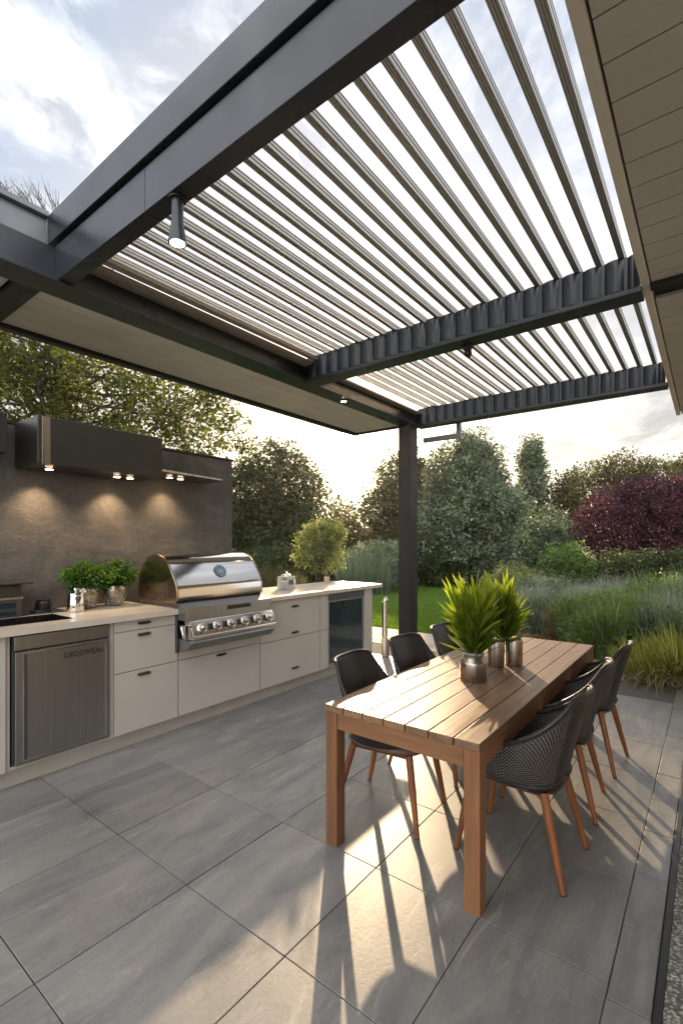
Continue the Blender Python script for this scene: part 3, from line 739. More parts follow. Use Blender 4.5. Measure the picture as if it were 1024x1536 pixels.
# small dark oven / shelf unit at left and clutter
ov = thing('countertop_oven', 'small dark pizza oven with a flat top plate at the wall', 'oven', (-4.17, 1.20, Z0))
MB().box(-.15,-.22,.0,.12,.17,.13).build('body', M['steel_dark'], ov, bevel=.006)
MB().box(-.15,-.22,.15,.12,.17,.235).build('upper_box', M['hood'], ov, bevel=.004)
MB().box(-.17,-.26,.24,.15,.24,.255).build('top_plate', M['hood'], ov, bevel=.003)
MB().box(-.15,-.22,.131,.13,.18,.149).build('shelf', M['vase'], ov)
MB().box(.121,-.10,.02,.126,.13,.11).build('door', M['dglass'], ov)
sj = thing('storage_jar', 'small squat black lidded jar between the oven and the canister', 'jar', (-4.2, 1.57, Z0))
MB().lathe([(.05,0),(.056,.01),(.054,.08),(.044,.088)], n=24).build('body', M['black'], sj, smooth=True)
MB().lathe([(.046,.0885),(.048,.10),(.014,.106),(.012,.12)], n=24).build('lid', M['black'], sj, smooth=True)
hb_ = thing('cooktop', 'dark glass cooktop lying behind the sink against the wall', 'cooktop', (-4.19, 1.30, Z0))
MB().box(-.13,-.8,0,.12,.40,.008).build('glass_top', M['dglass'], hb_, bevel=.002)
for yy in (-.05, .25): MB().lathe([(.075,.0085),(.075,.02),(.05,.022)], (0,yy,0), 24).build('burner', M['black'], hb_)
# right side: glass container and cup
gc = thing('glass_caddy', 'square clear glass drink dispenser with steel lid on the far counter', 'drink dispenser', (-3.98, 4.10, Z0))
MB().box(-.085,-.075,0,.085,.075,.155).build('jar', M['glass'], gc, bevel=.015, seg=3)
MB().box(-.060,-.055,.012,.060,.055,.10).build('ice_water', simple('pale_liquid', (.72,.74,.74), (.6,.62,.62), .3), gc, bevel=.01)
MB().lathe([(.06,.156),(.065,.16),(.06,.175),(.02,.182),(.012,.19),(.014,.205),(.005,.21)], n=28).build('lid', M['chrome'], gc, smooth=True)
MB().box(.086,-.05,.06,.088,.03,.115).build('label_plate', M['steel_dark'], gc)
cp = thing('clay_cup', 'small tan cup standing on the back edge of the far counter', 'cup', (-4.18, 5.1, Z0))
MB().lathe([(.030,0),(.036,.01),(.040,.085),(.036,.085),(.033,.02),(.01,.015)], n=24).build('body', M['clay'], cp, smooth=True)

# post light / tap standing on the paving beyond the counter
bo = thing('garden_standpipe', 'slim steel standpipe in a brass sleeve beside the pergola post', 'standpipe', (-3.60, 5.68, 0))
MB().lathe([(.05,0),(.055,.004),(.055,.26),(.05,.268)], n=28).build('sleeve', M['vase'], bo, smooth=True)
MB().lathe([(.030,.269),(.030,.74),(.034,.75),(.034,.80),(.022,.83)], n=24).build('pipe', M['chrome'], bo, smooth=True)
MB().lathe([(.010,.269),(.010,.76)], (-.045,0,0), 12).build('rod', M['black'], bo, smooth=True)

# rug
rg = thing('outdoor_rug', 'woven grey beige rug with black edging along the right side', 'rug', (.7, 1.6, 0))
MB().box(-.825,-3.0,.001,1.2,3.0,.012).build('weave', M['rug'], rg)
MB().box(-.853,-3.0,.001,-.826,3.0,.016).box(-.826,3.001,.001,1.2,3.028,.016).build('edging', M['black'], rg, bevel=.003)

# ================================================================= TABLE
TX0, TX1, TY0, TY1, TZ = -1.61, -.765, 1.945, 4.42, .735
tb = thing('dining_table', 'long slatted wooden dining table with square legs', 'table', (TX0, TY0, 0))
def tbb(mb, name, mat, **k):
    for i, v in enumerate(mb.v): mb.v[i] = (v[0]-TX0, v[1]-TY0, v[2])
    return mb.build(name, mat, tb, **k)
mb = MB(); nb7 = 7; wd = (TX1-TX0)/nb7
for i in range(nb7):
    mb.box(TX0+wd*i+.003, TY0, TZ-.034, TX0+wd*(i+1)-.003, TY1, TZ, tone=random.random())
tbb(mb, 'tabletop', M['woodtop'], bevel=.003)
LW = .072
for x0 in (TX0+.004, TX1-LW-.004):
    for y0 in (TY0+.006, TY1-LW-.006):
        tbb(MB().box(x0, y0, 0, x0+LW, y0+LW, TZ-.036, tone=random.random()), 'leg', M['woodleg'], bevel=.003)
tbb(MB().box(TX0+LW+.006,TY0+.010,TZ-.120,TX1-LW-.006,TY0+.040,TZ-.036), 'end_apron', M['woodx'], bevel=.002)
tbb(MB().box(TX0+LW+.006,TY1-.040,TZ-.120,TX1-LW-.006,TY1-.010,TZ-.036), 'end_apron', M['woodx'], bevel=.002)
for x0 in (TX0+.008, TX1-.038):
    tbb(MB().box(x0,TY0+LW+.008,TZ-.120,x0+.030,TY1-LW-.008,TZ-.036), 'side_apron', M['woody'], bevel=.002)

# ================================================================= CHAIRS
PLATEAU = .20
def shell_point(th, v):
    """th in [-1,1] around the back (0 = middle of back, +-1 = arm fronts); v 0 bottom .. 1 top. chair faces +x, local origin on floor"""
    a = th*R(128)
    # base curve: rounded square of the seat; rear at -x
    def sq(a, rx, ry, e=.62):
        c, s = -math.cos(a), math.sin(a)
        return rx*math.copysign(abs(c)**e, c), ry*math.copysign(abs(s)**e, s)
    bx, by = sq(a, .215, .225, .7); tx, ty = sq(a, .285, .275, .72)
    k = abs(th)
    top = .875-.10*(k/PLATEAU)**4*.12 if k < PLATEAU else .565+.30*(1-((k-PLATEAU)/(1-PLATEAU)))**1.55
    if PLATEAU > .25 and k >= PLATEAU: top = .60+.26*max(0, 1-(k-PLATEAU)/.34)**1.3
    bot = .400+.055*k**1.5
    rear = max(0, 1-k*1.6) if PLATEAU < .25 else max(0, min(1, 1.55-k*2.4))
    s = v**1.0
    x = bx+(tx-bx)*s-.055*rear*v**1.4; y = by+(ty-by)*(math.sin(v*PI/2)**.8)
    if k < .55: y *= 1-.06*v*(1-k/.55)
    z = bot+(top-bot)*v
    if k > .75: x -= .05*(k-.75)/.25*v
    return x, y, z
def grid_obj(name, fn, nu, nv, mat, parent, thick, uvs=True, closed=False):
    us = np.linspace(-1, 1, nu+1); vs = np.linspace(0, 1, nv+1)
    V = np.array([fn(u, v) for v in vs for u in us]); UV = np.array([((u+1)/2, v) for v in vs for u in us])
    F = np.array([(j*(nu+1)+i, j*(nu+1)+i+1, (j+1)*(nu+1)+i+1, (j+1)*(nu+1)+i) for j in range(nv) for i in range(nu)])
    o = rawmesh(name, V, F, mat, np.full(len(V), .5), parent, UV, True)
    s = o.modifiers.new('solid', 'SOLIDIFY'); s.thickness = thick; s.offset = 0
    return o
def make_chair(name, label, padded):
    t = thing(name, label, 'chair')
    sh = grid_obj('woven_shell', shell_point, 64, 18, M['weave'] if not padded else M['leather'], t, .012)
    # piping along the rim
    mb = MB(); mb.tube([shell_point(u, 1.0) for u in np.linspace(-1, 1, 61)], .0105, 8); mb.build('rim', M['leather'], sh, smooth=True)
    mb = MB(); mb.tube([shell_point(u, 0) for u in np.linspace(-1, 1, 49)], .009, 8); mb.build('lower_rim', M['leather'], sh, smooth=True)
    for s in (-1, 1):
        MB().tube([shell_point(s, v) for v in np.linspace(0, 1, 6)], .010, 8).build('arm_front', M['leather'], sh, smooth=True)
    # seat: rounded slab
    def seat(u, v):
        a = u*PI; c, s = math.cos(a), math.sin(a); r = v
        e = .6
        x = .228*math.copysign(abs(c)**e, c)*r+.01; y = .222*math.copysign(abs(s)**e, s)*r
        return x, y, .445-.018*(1-r**2)-(.028*max(0, (r-.86)/.14)**2)
    so = grid_obj('seat', seat, 40, 12, M['seatpad'] if padded else M['leather'], t, .0)
    so.modifiers[0].thickness = .03; so.modifiers[0].offset = -1
    mb = MB(); mb.box(-.17,-.17,.385,.17,-.14,.408).box(-.17,.14,.385,.17,.17,.408).box(-.17,-.139,.385,-.14,.139,.408).box(.14,-.139,.385,.17,.139,.408)
    mb.build('seat_frame', M['chairwood'], t, bevel=.004)
    for sx in (-1, 1):
        for sy_ in (-1, 1):
            top = (.175*sx, .165*sy_, .41); ft = (.245*sx-(.03 if sx < 0 else 0), .215*sy_, 0)
            mb = MB(tone := None) if False else MB()
            mb.tube([ft, [ft[i]+(top[i]-ft[i])*.5 for i in range(3)], top], [.0125,.018,.0215], 12, tone=random.random())
            lg = mb.build('leg', M['chairwood'], t, smooth=True)
            f2 = tuple(ft[i]+(top[i]-ft[i])*.012 for i in range(3))
            MB().tube([(ft[0],ft[1],-.0), f2], .0135, 12).build('foot_cap', M['black'], lg)
    return t
def copy_tree(o, parent=None):
    c = o.copy(); C.objects.link(c)
    if parent: c.parent = parent
    for ch in list(o.children): copy_tree(ch, c)
    return c
A = make_chair('dining_chair', '', False)
PLATEAU = .33
B = make_chair('dining_chair', '', True)
right = [(-.79,2.53,178,'black woven tub chair nearest the camera on the right table side'),
         (-.800,3.20,184,'black woven tub chair in the middle of the right table side'),
         (-.775,3.91,177,'black woven tub chair at the far end of the right table side')]
left = [(-1.505,2.46,6,'dark smooth backed chair nearest the camera on the left table side'),
        (-1.54,3.13,-2,'dark smooth backed chair in the middle of the left table side'),
        (-1.53,3.78,1,'dark smooth backed chair at the far end of the left table side')]
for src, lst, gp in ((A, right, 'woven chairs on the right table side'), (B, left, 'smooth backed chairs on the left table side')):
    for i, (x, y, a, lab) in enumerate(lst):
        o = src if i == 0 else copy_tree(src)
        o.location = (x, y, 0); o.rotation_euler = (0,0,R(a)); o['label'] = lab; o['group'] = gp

# ================================================================= VASES AND BOUQUETS
def vase(x, y, r, h, label, neck=True):
    t = thing('metal_vase', label, 'vase', (x, y, TZ+.0005), group='metal vases on the table')
    if neck:
        MB().lathe([(r*.94,0),(r,.006),(r,h*.68),(r*.98,h*.74),(r*.72,h*.92),(r*.74,h)], n=44).build('body', M['vase'], t, smooth=True)
        MB().lathe([(r*.70,h*1.0),(r*.74,h*1.01),(r*.76,h*1.12),(r*.73,h*1.12),(r*.70,h*1.03)], n=40).build('glass_neck', M['glass'], t, smooth=True)
    else:
        MB().lathe([(r*.96,0),(r,.006),(r,h-.006),(r*.97,h),(r*.90,h),(r*.88,h-.05),(.004,h-.05)], n=44).build('body', M['vase'], t, smooth=True)
    return t
vase(-1.165, 2.85, .082, .155, 'squat brushed metal vase with shoulder, nearest of the vases')
vase(-1.17, 3.26, .055, .175, 'slim cylindrical metal vase on the left of the rear pair', False)
vase(-1.08, 3.36, .058, .180, 'slim cylindrical metal vase on the right of the rear pair', False)
def bouquet(name, x, y, z, n, H, label, spreadr, wleaf=.025, nst=26):
    t = thing(name, label, 'bouquet', (x, y, z))
    mb = MB(); st = []
    for i in range(nst):
        a = random.uniform(0, 2*PI); rr = random.uniform(0, 1)**.6; ln = random.uniform(.45, .92)*H
        tip = (spreadr*rr*math.cos(a), spreadr*rr*math.sin(a), ln*(1-.12*rr)); b0 = (.03*math.cos(a+2), .03*math.sin(a+2), -.07)
        mid = tuple(b0[k]*.5+tip[k]*.45 for k in range(3)); mid = (mid[0]*.55, mid[1]*.55, mid[2])
        mb.tube([b0, mid, tip], [.003,.0028,.0015], 5); st.append((b0, mid, tip))
    mb.build('stems', M['L_herb'], t)
    P = []; D = []
    for b0, mid, tip in st:
        for j in range(n//nst):
            s = random.uniform(.16, 1.0)**1.0; p = Vector(mid).lerp(Vector(tip), (s-.35)/.65) if s > .35 else Vector(b0).lerp(Vector(mid), s/.35)
            out = Vector((p.x, p.y, 0)); out = out.normalized() if out.length > .005 else Vector((0,0,0))
            dd_ = Vector((random.gauss(0,.38), random.gauss(0,.38), (.65+.8*s) if s < .85 else 1.7))+out*(.75-.4*s)
            P.append(p); D.append(dd_)
    P = np.array(P); D = unit(np.array(D)); n = len(P)
    L = .10+.10*rng.random(n); side = unit(np.cross(D, rng.normal(size=(n,3)))); nr = np.cross(side, D); V = []
    outv = P*[1,1,0]
    for s, w in ((0,.25),(.3,1),(.65,.8),(1,.04)):
        c = P+D*(L*s)[:,None]+unit(outv+1e-4)*(L*.16*s*s)[:,None]
        V.append(np.stack([c-side*wleaf*.5*w, c+side*wleaf*.5*w], 1))
    V = np.stack(V, 1); base = (np.arange(n)*8)[:,None]; F = np.stack([np.concatenate([base+2*k, base+2*k+1, base+2*k+3, base+2*k+2], 1) for k in range(3)], 1).reshape(-1,4)
    T = (.02+.30*rng.random(n)+1.2*np.clip(P[:,2]/H-.35, 0, 1))[:,None,None]+np.array([0,.05,.15,.3])[None,:,None]*.6+np.zeros((n,4,2))  # sunlit tops painted into the leaf tone: paler and yellower with height
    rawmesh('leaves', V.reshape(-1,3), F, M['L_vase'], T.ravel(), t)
    return t
bouquet('leaf_bouquet', -1.165, 2.85, TZ+.15, 760, .46, 'large bright green leafy bunch in the nearest squat vase', .145, wleaf=.023, nst=30)
bouquet('leaf_bouquet', -1.12, 3.31, TZ+.17, 480, .38, 'smaller yellow green leafy bunch in the rear pair of vases', .11, wleaf=.023, nst=22)

# ================================================================= TREES
# big broadleaf behind the wall, upper left
L = [lobe(30,600,13,150,95,2.2), lobe(-120,560,13,150,150,2.2), lobe(150,590,13,120,90,2.0), lobe(235,620,13,85,70,1.6), lobe(60,500,13.5,170,90,2.2),
     lobe(300,640,13,60,45,1.2), lobe(200,690,13,150,55,1.6)]
t = tree('broadleaf_tree', 'tall bright backlit leafy tree rising behind the dark kitchen wall', 'tree', L, M['L_tree'], 1500, 30, .105, .34, .17, 90, base=at(130,13.2), shell=.3)
# loose sprays reaching right and high twigs
sp = [lobe(340,630,12.6,34,16,.5), lobe(365,665,12.6,20,10,.3), lobe(312,600,12.6,34,14,.4)]
bx_, by_ = at(130,13.2)
crown('leaf_spray', [(l[0]-bx_, l[1]-by_, *l[2:]) for l in sp], M['L_tree'], 80, 14, .10, t, .17, .1)
tw = MB()
tw.tube([(0,0,7.0), (0.3,0.2,9.0)], [.06,.03], 6)
for i in range(26):
    px_ = random.uniform(-30, 75); py_ = 292-random.uniform(0, 22)*(1-px_/120); x_, y_ = at(px_, 13.2); z_ = zat(py_, 13.2)
    e = Vector((x_-bx_, y_-by_, z_)); s = Vector((.3,.2,9.0)).lerp(e, .55)+Vector((random.uniform(-.3,.3), random.uniform(-.3,.3), -.6))
    tw.tube([(.3,.2,9.0), s, e], [.02,.014,.005], 5)
    for j in range(5):
        f = e+Vector((random.uniform(-.3,.3), random.uniform(-.3,.3), random.uniform(-.05,.25))); tw.tube([s.lerp(e, random.uniform(.5,1)), f], [.008,.003], 4)
tw.build('upper_twigs', M['twig'], t)

GB = 'dark trees along the far side of the lawn'
tree('garden_tree', 'dark round tree behind the far counter, left of the sun gap', 'tree', [lobe(412,728,22,55,52,1.9), lobe(372,760,22,45,60,1.6), lobe(440,735,22,38,56,1.6), lobe(448,795,21.5,42,40,1.4), lobe(405,800,22,70,40,1.6)], M['L_dark'], 1100, 30, .15, .42, .15, 50, GB)
tree('garden_tree', 'dark tree with a bushy top immediately left of the pergola post', 'tree', [lobe(598,738,25,34,54,1.6), lobe(590,775,25,36,55,1.6), lobe(620,765,25,30,85,1.4), lobe(595,822,24,52,34,1.6)], M['L_dark'], 900, 30, .16, .42, .15, 40, GB)
tree('garden_tree', 'low spindly tree under the sun gap between two taller dark trees', 'tree', [lobe(512,802,24,26,30,1.1), lobe(543,812,24,18,20,.8)], M['L_olive'], 220, 24, .14, .36, .09, 40, GB)
tree('pear_tree', 'large dense grey green egg shaped tree right of the post', 'tree', [lobe(708,775,18,66,95,1.7), lobe(704,712,18,44,56,1.2), lobe(738,795,18,42,78,1.4), lobe(672,800,18,40,64,1.4), lobe(706,678,18,20,26,.6), lobe(650,740,18,9,56,.4)], M['L_grey'], 2100, 30, .105, .26, .16, 40)
tree('columnar_tree', 'narrow upright column shaped tree behind the big grey green tree', 'tree', [lobe(797,715,27,18,54,.75), lobe(792,684,27,10,20,.4), lobe(795,765,27,21,50,.85), lobe(800,690,27,9,22,.4)], M['L_grey'], 620, 26, .14, .28, .14, 20)
tree('purple_tree', 'broad domed tree with dark purple leaves at the right edge', 'tree', [lobe(962,778,17,80,50,2.0), lobe(1026,772,17,80,52,2.0), lobe(912,795,16.5,40,40,1.1), lobe(965,745,17,54,24,1.4), lobe(1080,770,17,90,60,2.2)], M['L_purple'], 2100, 30, .085, .24, .12, 60)
GO = 'loose olive trees behind the purple tree'
tree('olive_tree', 'loose olive toned tree left behind the purple tree', 'tree', [lobe(848,735,24,24,30,1), lobe(870,765,24,32,36,1.2), lobe(843,770,24,22,34,1)], M['L_olive'], 260, 22, .15, .34, .10, 50, GO, shell=.2)
tree('olive_tree', 'wide airy tree showing above the purple tree crown', 'tree', [lobe(930,705,25,52,20,1.6), lobe(890,720,25,32,20,1.2), lobe(960,715,25,42,22,1.4)], M['L_olive'], 260, 20, .15, .32, .10, 60, GO, shell=.2)
tree('olive_tree', 'airy reddish olive tree at the right frame edge above purple leaves', 'tree', [lobe(1020,705,25,20,22,.8), lobe(1055,710,25,40,30,1.4)], M['L_olive'], 150, 20, .15, .32, .10, 40, GO, shell=.2)
# shrubs
def shrub(name, label, lobes, mat, ncl, nl, leaf, spread, group=None, cat='shrub'):
    return tree(name, label, cat, lobes, mat, ncl, nl, leaf, spread, .03, 25, group, shell=.25)
GS = 'shrubs bordering the lawn'
shrub('garden_shrub', 'mid green spreading shrub between the column tree and purple tree', [lobe(822,800,20,42,38,1.3), lobe(800,835,19,42,30,1.2)], M['L_grey'], 420, 28, .11, .26, GS)
shrub('garden_shrub', 'fresh green rounded shrub below the left edge of the purple tree', [lobe(852,845,14,36,26,.7), lobe(870,860,13.6,28,20,.6)], M['L_feather'], 330, 28, .07, .15, GS)
shrub('garden_shrub', 'yellow tinged shrub above the bouquet in front of the large tree', [lobe(770,862,13.5,30,16,.6), lobe(752,872,13.5,24,14,.5), lobe(790,880,13,26,20,.5)], M['L_yellow'], 260, 28, .06, .14, GS)
shrub('garden_shrub', 'dark low shrub seen right of the post under the large tree', [lobe(660,850,17.5,40,34,.9), lobe(640,838,18,26,44,.9)], M['L_dark'], 330, 28, .10, .24, GS)
shrub('garden_shrub', 'grey leaved shrub immediately left of the post behind the counter', [lobe(575,848,16,46,34,1.1), lobe(540,850,16,34,26,.9)], M['L_grey'], 420, 28, .09, .22, GS)
shrub('garden_shrub', 'dark hedge like shrub behind the glass dispenser', [lobe(470,850,17,60,30,1.1), lobe(410,848,17,50,26,1.1)], M['L_dark'], 420, 28, .11, .24, GS)
shrub('garden_shrub', 'dark green shrub beneath the purple tree at right', [lobe(930,850,13,34,18,.6), lobe(975,850,13,46,22,.7), lobe(1030,848,13,46,26,.8)], M['L_dark'], 380, 28, .07, .16, GS)
shrub('garden_shrub', 'tall dark shrub filling the gap left of the large grey tree', [lobe(650,815,21,30,40,1.1), lobe(628,830,21,34,40,1.1)], M['L_dark'], 300, 28, .12, .28, GS)
# small clipped bush behind the counter
t = tree('clipped_bush', 'sunlit yellow green rounded bush behind the white far counter', 'bush', [lobe(480,812,8.6,32,28,.36), lobe(497,800,8.6,20,20,.25), lobe(462,828,8.6,20,20,.25), lobe(490,838,8.6,24,22,.3)], M['L_yellow'], 420, 26, .042, .08, .03, 30, shell=.3)

# far tree belt to close the view
fw = [lobe(px, 790+random.uniform(-8,12), 44+random.uniform(0,8), 60, random.uniform(36,52), 3) for px in range(-700, 1700, 75)]
o, c_ = crown('distant_woodland', fw, M['L_dark'], 2600, 20, .42, None, 1.3, .3)
kind(tag(o, 'distant band of dark woodland closing the horizon behind the garden', 'woodland'), 'stuff')

# ---------------------------------------------------------------- perennial bed
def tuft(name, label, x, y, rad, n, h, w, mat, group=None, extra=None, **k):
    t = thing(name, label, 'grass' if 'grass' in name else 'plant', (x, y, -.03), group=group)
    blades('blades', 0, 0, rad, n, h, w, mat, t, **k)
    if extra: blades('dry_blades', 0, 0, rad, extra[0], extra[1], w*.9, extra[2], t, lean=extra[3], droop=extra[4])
    return t
def W(px, py): # ground point under a pixel of the photo
    d_ = FPX*HC/(py-815); return at(px, d_)
GG = 'clumps of yellow green ornamental grass by the patio edge'
labs = ['low yellow green grass clump at the patio edge behind the table corner', 'low yellow green grass clump on the patio edge right of its neighbours', 'arching yellow green grass clump behind the far right chair', 'largest yellow green grass clump spilling over the patio corner', 'yellow green grass clump cut by the right frame edge', 'yellow green grass clump behind the largest clump', 'yellow green grass mound farther back by the right frame edge']
for (x, y, r, n, h), lab in zip([(-.50,6.56,.22,650,.42), (.08,6.54,.26,750,.46), (-.66,6.80,.24,750,.50), (-.28,6.68,.30,1150,.64), (.25,6.72,.34,1200,.68), (-.12,7.45,.32,900,.66), (.55,7.6,.40,900,.70)], labs):
    tuft('ornamental_grass', lab, x, y, r, n, h, .016, M['L_grass'], GG, (520, h*.9, M['L_straw'], 1.4, .9), lean=.95, droop=.62, seg=5)
GF = 'feathery green perennials in the bed'
def feather(px, py, rpx, hpx, mat, lab, n=1500, w=.011, lean=.6, droop=.35, group=GF, name='feathery_plant', lf=True):
    x, y = W(px, py); d_ = FPX*HC/(py-815); r = rpx/FPX*d_; h = hpx/FPX*d_
    t = thing(name, lab, 'plant', (x, y, -.03), group=group)
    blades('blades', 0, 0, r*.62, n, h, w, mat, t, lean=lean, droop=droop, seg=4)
    if mat is not M['L_silver'] and n > 1000: blades('pale_blades', 0, 0, r*.7, 170, h*1.12, w*1.25, M['L_silver'], t, lean=1.0, droop=.6, seg=5)
    if lf: crown('foliage', [(0,0,h*.42,r,r*.8,h*.42)], mat, 170, 16, w*5.5, t, r*.26, .35)
    return t
feather(905,985,45,82, M['L_feather'], 'green feathery plant behind the middle of the bed, right of brown shrub')
feather(950,975,45,85, M['L_feather'], 'green feathery plant just left of the pale silver plants')
feather(862,965,34,75, M['L_feather'], 'green feathery plant immediately behind the brown dry shrub')
feather(820,948,34,62, M['L_grey'], 'grey green feathery plant left of the brown dry shrub', group=GF)
feather(990,990,50,90, M['L_grey'], 'blue green feathery plant behind the yellow grass clumps')
GV = 'pale silver plants in the bed'
feather(868,925,34,55, M['L_silver'], 'weeping silver grass mound in the middle distance', 1300, .010, .9, .7, GV, 'silver_plant', False)
feather(975,960,40,75, M['L_silver'], 'silver plant right of the green feathery plants', 1100, .008, .8, .5, GV, 'silver_plant', False)
feather(1020,965,46,90, M['L_silver'], 'silver plant cut by the right edge of the photo', 1100, .008, .8, .5, GV, 'silver_plant', False)
feather(800,930,36,52, M['L_silver'], 'pale grey plant left behind the grey green feathery plant', 900, .009, .5, .3, GV, 'silver_plant')
feather(920,915,46,55, M['L_silver'], 'pale wispy plant in front of the purple tree', 1000, .010, .8, .5, GV, 'silver_plant', False)
GD = 'green perennials at the back of the bed'
feather(915,935,50,52, M['L_feather'], 'low bright green plant in front of the purple tree', group=GD, name='garden_perennial')
feather(985,925,60,62, M['L_feather'], 'broad green plant under the right part of the purple tree', group=GD, name='garden_perennial')
feather(830,910,40,45, M['L_grey'], 'grey green mound under the fresh green shrub', group=GD, name='garden_perennial')
feather(785,912,34,45, M['L_grey'], 'grey mound in front of the yellow tinged shrub', group=GD, name='garden_perennial')
feather(1035,930,60,70, M['L_grey'], 'grey green mound at the right frame edge', group=GD, name='garden_perennial')
feather(890,900,50,40, M['L_grey'], 'dull green mound just below the purple tree', group=GD, name='garden_perennial')
feather(970,895,60,42, M['L_feather'], 'far green mound between the silver plant and purple tree', group=GD, name='garden_perennial')
feather(838,962,18,55, M['L_brown'], 'dry brown rounded shrub on the mulch beyond the table', 900, .007, .5, .1, None, 'dry_shrub')
GE = 'tall grasses behind the counter'
for px_, py_, lab in ((408,880,'tall green grass clump right of the grill lid'), (432,881,'tall green grass clump left of the glass dispenser'), (385,879,'tall green grass clump hidden partly by the grill lid')):
    x, y = at(px_, 10.5); t = thing('tall_grass', lab, 'grass', (x, y, -.03), group=GE)
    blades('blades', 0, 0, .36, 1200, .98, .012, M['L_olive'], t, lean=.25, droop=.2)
for px_, lab in ((560,'pale tall grass clump behind the counter end'), (530,'pale tall grass clump under the sun gap')):
    x, y = at(px_, 15); t = thing('tall_grass', lab, 'grass', (x, y, -.03), group=GE)
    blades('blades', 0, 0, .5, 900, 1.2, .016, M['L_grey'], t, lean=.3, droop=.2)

# haze
def haze():
    m = bpy.data.materials.new('haze'); m.use_nodes = True; nt = m.node_tree
    for n in list(nt.nodes):
        if n.type == 'BSDF_PRINCIPLED': nt.nodes.remove(n)
    v = N(nt, 'ShaderNodeVolumePrincipled'); v.inputs['Color'].default_value = (1,.95,.88,1); v.inputs['Density'].default_value = .00032; v.inputs['Anisotropy'].default_value = .89
    nt.links.new(v.outputs[0], nt.nodes['Material Output'].inputs['Volume'])
    o = MB().box(-60,-12,-1.1,60,75,13).build('haze', m)
    kind(tag(o, 'thin sunlit evening haze filling the garden air', 'haze'), 'stuff')
haze()
# ================================================================= LIGHT, SKY, CAMERA
SAZ_PX, SEL = 527, 16.8
u = SAZ_PX-512; sx, sy_ = FX*FPX+RX*u, FY*FPX+RY*u; l = math.hypot(sx, sy_); sx /= l; sy_ /= l
e = R(SEL); S = Vector((sx*math.cos(e), sy_*math.cos(e), math.sin(e)))
sun = bpy.data.lights.new('sun', 'SUN'); sun.energy = 5.0; sun.angle = R(.55); sun.color = (1,.75,.47)
so = bpy.data.objects.new('sun', sun); C.objects.link(so); so.rotation_euler = S.to_track_quat('Z','Y').to_euler(); so.location = (0,0,20)
w = bpy.data.worlds.new('World'); bpy.context.scene.world = w; w.use_nodes = True; nt = w.node_tree
bg = nt.nodes['Background']; sky = N(nt, 'ShaderNodeTexSky', sky_type='NISHITA'); sky.sun_disc = False
sky.sun_elevation = e; sky.sun_rotation = math.atan2(S.x, S.y); sky.altitude = 0; sky.air_density = 1.0; sky.dust_density = 2.0
tc = N(nt, 'ShaderNodeTexCoord'); sep = N(nt, 'ShaderNodeSeparateXYZ'); nt.links.new(tc.outputs['Generated'], sep.inputs[0])
# cloud plane projection
zc = math_(nt, 'ADD', math_(nt, 'MAXIMUM', sep.outputs[2], 0.0), .16)
cmb = N(nt, 'ShaderNodeCombineXYZ'); nt.links.new(math_(nt, 'DIVIDE', sep.outputs[0], zc), cmb.inputs[0]); nt.links.new(math_(nt, 'DIVIDE', sep.outputs[1], zc), cmb.inputs[1])
def wn(scale, det, rough, dist, off):
    mp = N(nt, 'ShaderNodeMapping'); mp.inputs['Location'].default_value = off; mp.inputs['Rotation'].default_value = (0,0,R(35)); mp.inputs['Scale'].default_value = (1,.85,1)
    n_ = N(nt, 'ShaderNodeTexNoise'); n_.inputs['Scale'].default_value = scale; n_.inputs['Detail'].default_value = det; n_.inputs['Roughness'].default_value = rough; n_.inputs['Distortion'].default_value = dist
    nt.links.new(cmb.outputs[0], mp.inputs[0]); nt.links.new(mp.outputs[0], n_.inputs[0]); return n_.outputs[0]
cl1 = wn(2.1, 10, .62, .5, (3.1,1.7,0)); cl2 = wn(3.4, 9, .62, .6, (7.7,2.2,0))
mask = ramp(nt, cl1, [(.42, 0), (.62, 1)])
ccol = ramp(nt, cl2, [(.40, (.26,.30,.37)), (.60, (.98,.98,.99))])
nish = mix(nt, 1.0, sky.outputs[0], (.085,.085,.085), 'MULTIPLY')
nish = mix(nt, .5, nish, (.18,.27,.41))
sk = mix(nt, 1.0, mix(nt, mask, nish, ccol), ramp(nt, sep.outputs[2], [(0, (.50,.455,.40)), (.25, (.78,.75,.70)), (.5, (1,1,1))]), 'MULTIPLY')
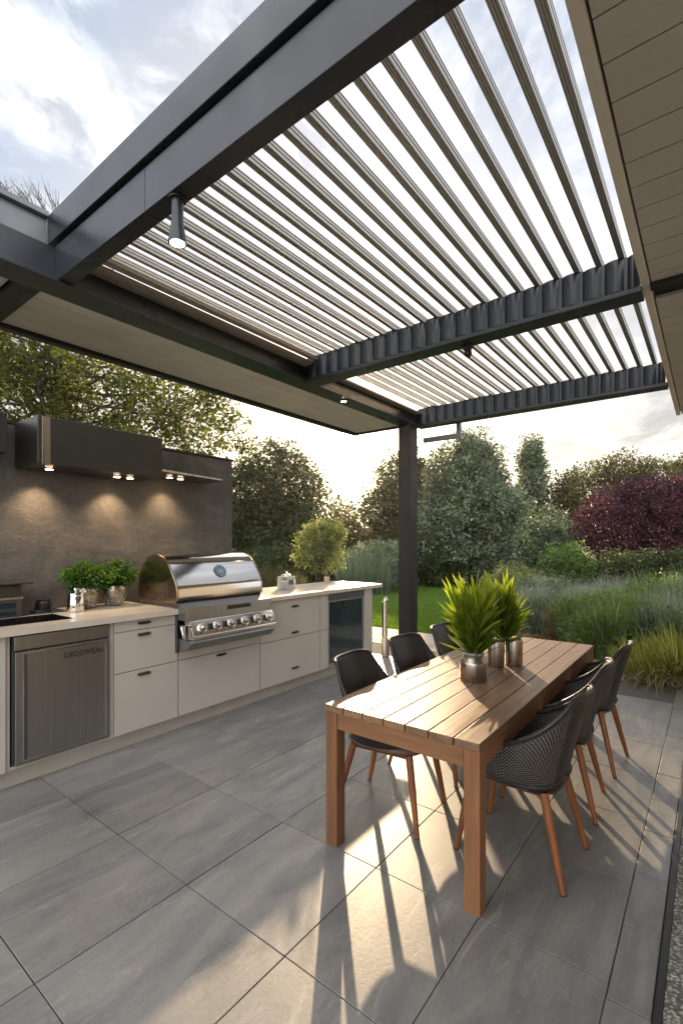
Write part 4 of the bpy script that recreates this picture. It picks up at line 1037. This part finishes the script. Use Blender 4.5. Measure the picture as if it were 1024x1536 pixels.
# circumsolar glow
dt = N(nt, 'ShaderNodeVectorMath', operation='DOT_PRODUCT'); nt.links.new(tc.outputs['Generated'], dt.inputs[0])
eg = R(10.2); dt.inputs[1].default_value = (sx*math.cos(eg), sy_*math.cos(eg), math.sin(eg))
dp = math_(nt, 'MAXIMUM', dt.outputs['Value'], 0.0)
g1 = math_(nt, 'MULTIPLY', math_(nt, 'POWER', dp, 6.0), .55); g2 = math_(nt, 'MULTIPLY', math_(nt, 'POWER', dp, 50.0), 2.2); g3 = math_(nt, 'MULTIPLY', math_(nt, 'POWER', dp, 2500.0), 260.0)
def scol(c, f):
    vm = N(nt, 'ShaderNodeVectorMath', operation='SCALE'); vm.inputs[0].default_value = c; nt.links.new(f, vm.inputs['Scale']); return vm.outputs[0]
def vadd(a, b):
    vm = N(nt, 'ShaderNodeVectorMath', operation='ADD'); nt.links.new(a, vm.inputs[0]); nt.links.new(b, vm.inputs[1]); return vm.outputs[0]
back = math_(nt, 'MULTIPLY', math_(nt, 'POWER', math_(nt, 'MAXIMUM', math_(nt, 'ADD', math_(nt, 'MULTIPLY', dt.outputs['Value'], -.5), .5), 0.0), 1.5), 1.9)  # added fill: sky opposite the sun brightened to light the patio
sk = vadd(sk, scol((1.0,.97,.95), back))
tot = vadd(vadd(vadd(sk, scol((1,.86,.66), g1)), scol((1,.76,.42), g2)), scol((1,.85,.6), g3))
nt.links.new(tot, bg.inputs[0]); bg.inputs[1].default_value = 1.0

cam = bpy.data.cameras.new('camera'); co = bpy.data.objects.new('camera', cam); C.objects.link(co)
co.location = (0,0,HC); co.rotation_euler = (R(90), 0, YAW)
cam.sensor_fit = 'VERTICAL'; cam.sensor_height = 36; cam.lens = 36*FPX/1536; cam.shift_y = (815-768)/1536; cam.clip_end = 500; cam.clip_start = .05
sc = bpy.context.scene; sc.camera = co
sc.view_settings.view_transform = 'Standard'; sc.view_settings.look = 'None'; sc.view_settings.exposure = .68; sc.view_settings.gamma = 1
sc.render.engine = 'CYCLES'; sc.cycles.transparent_max_bounces = 16
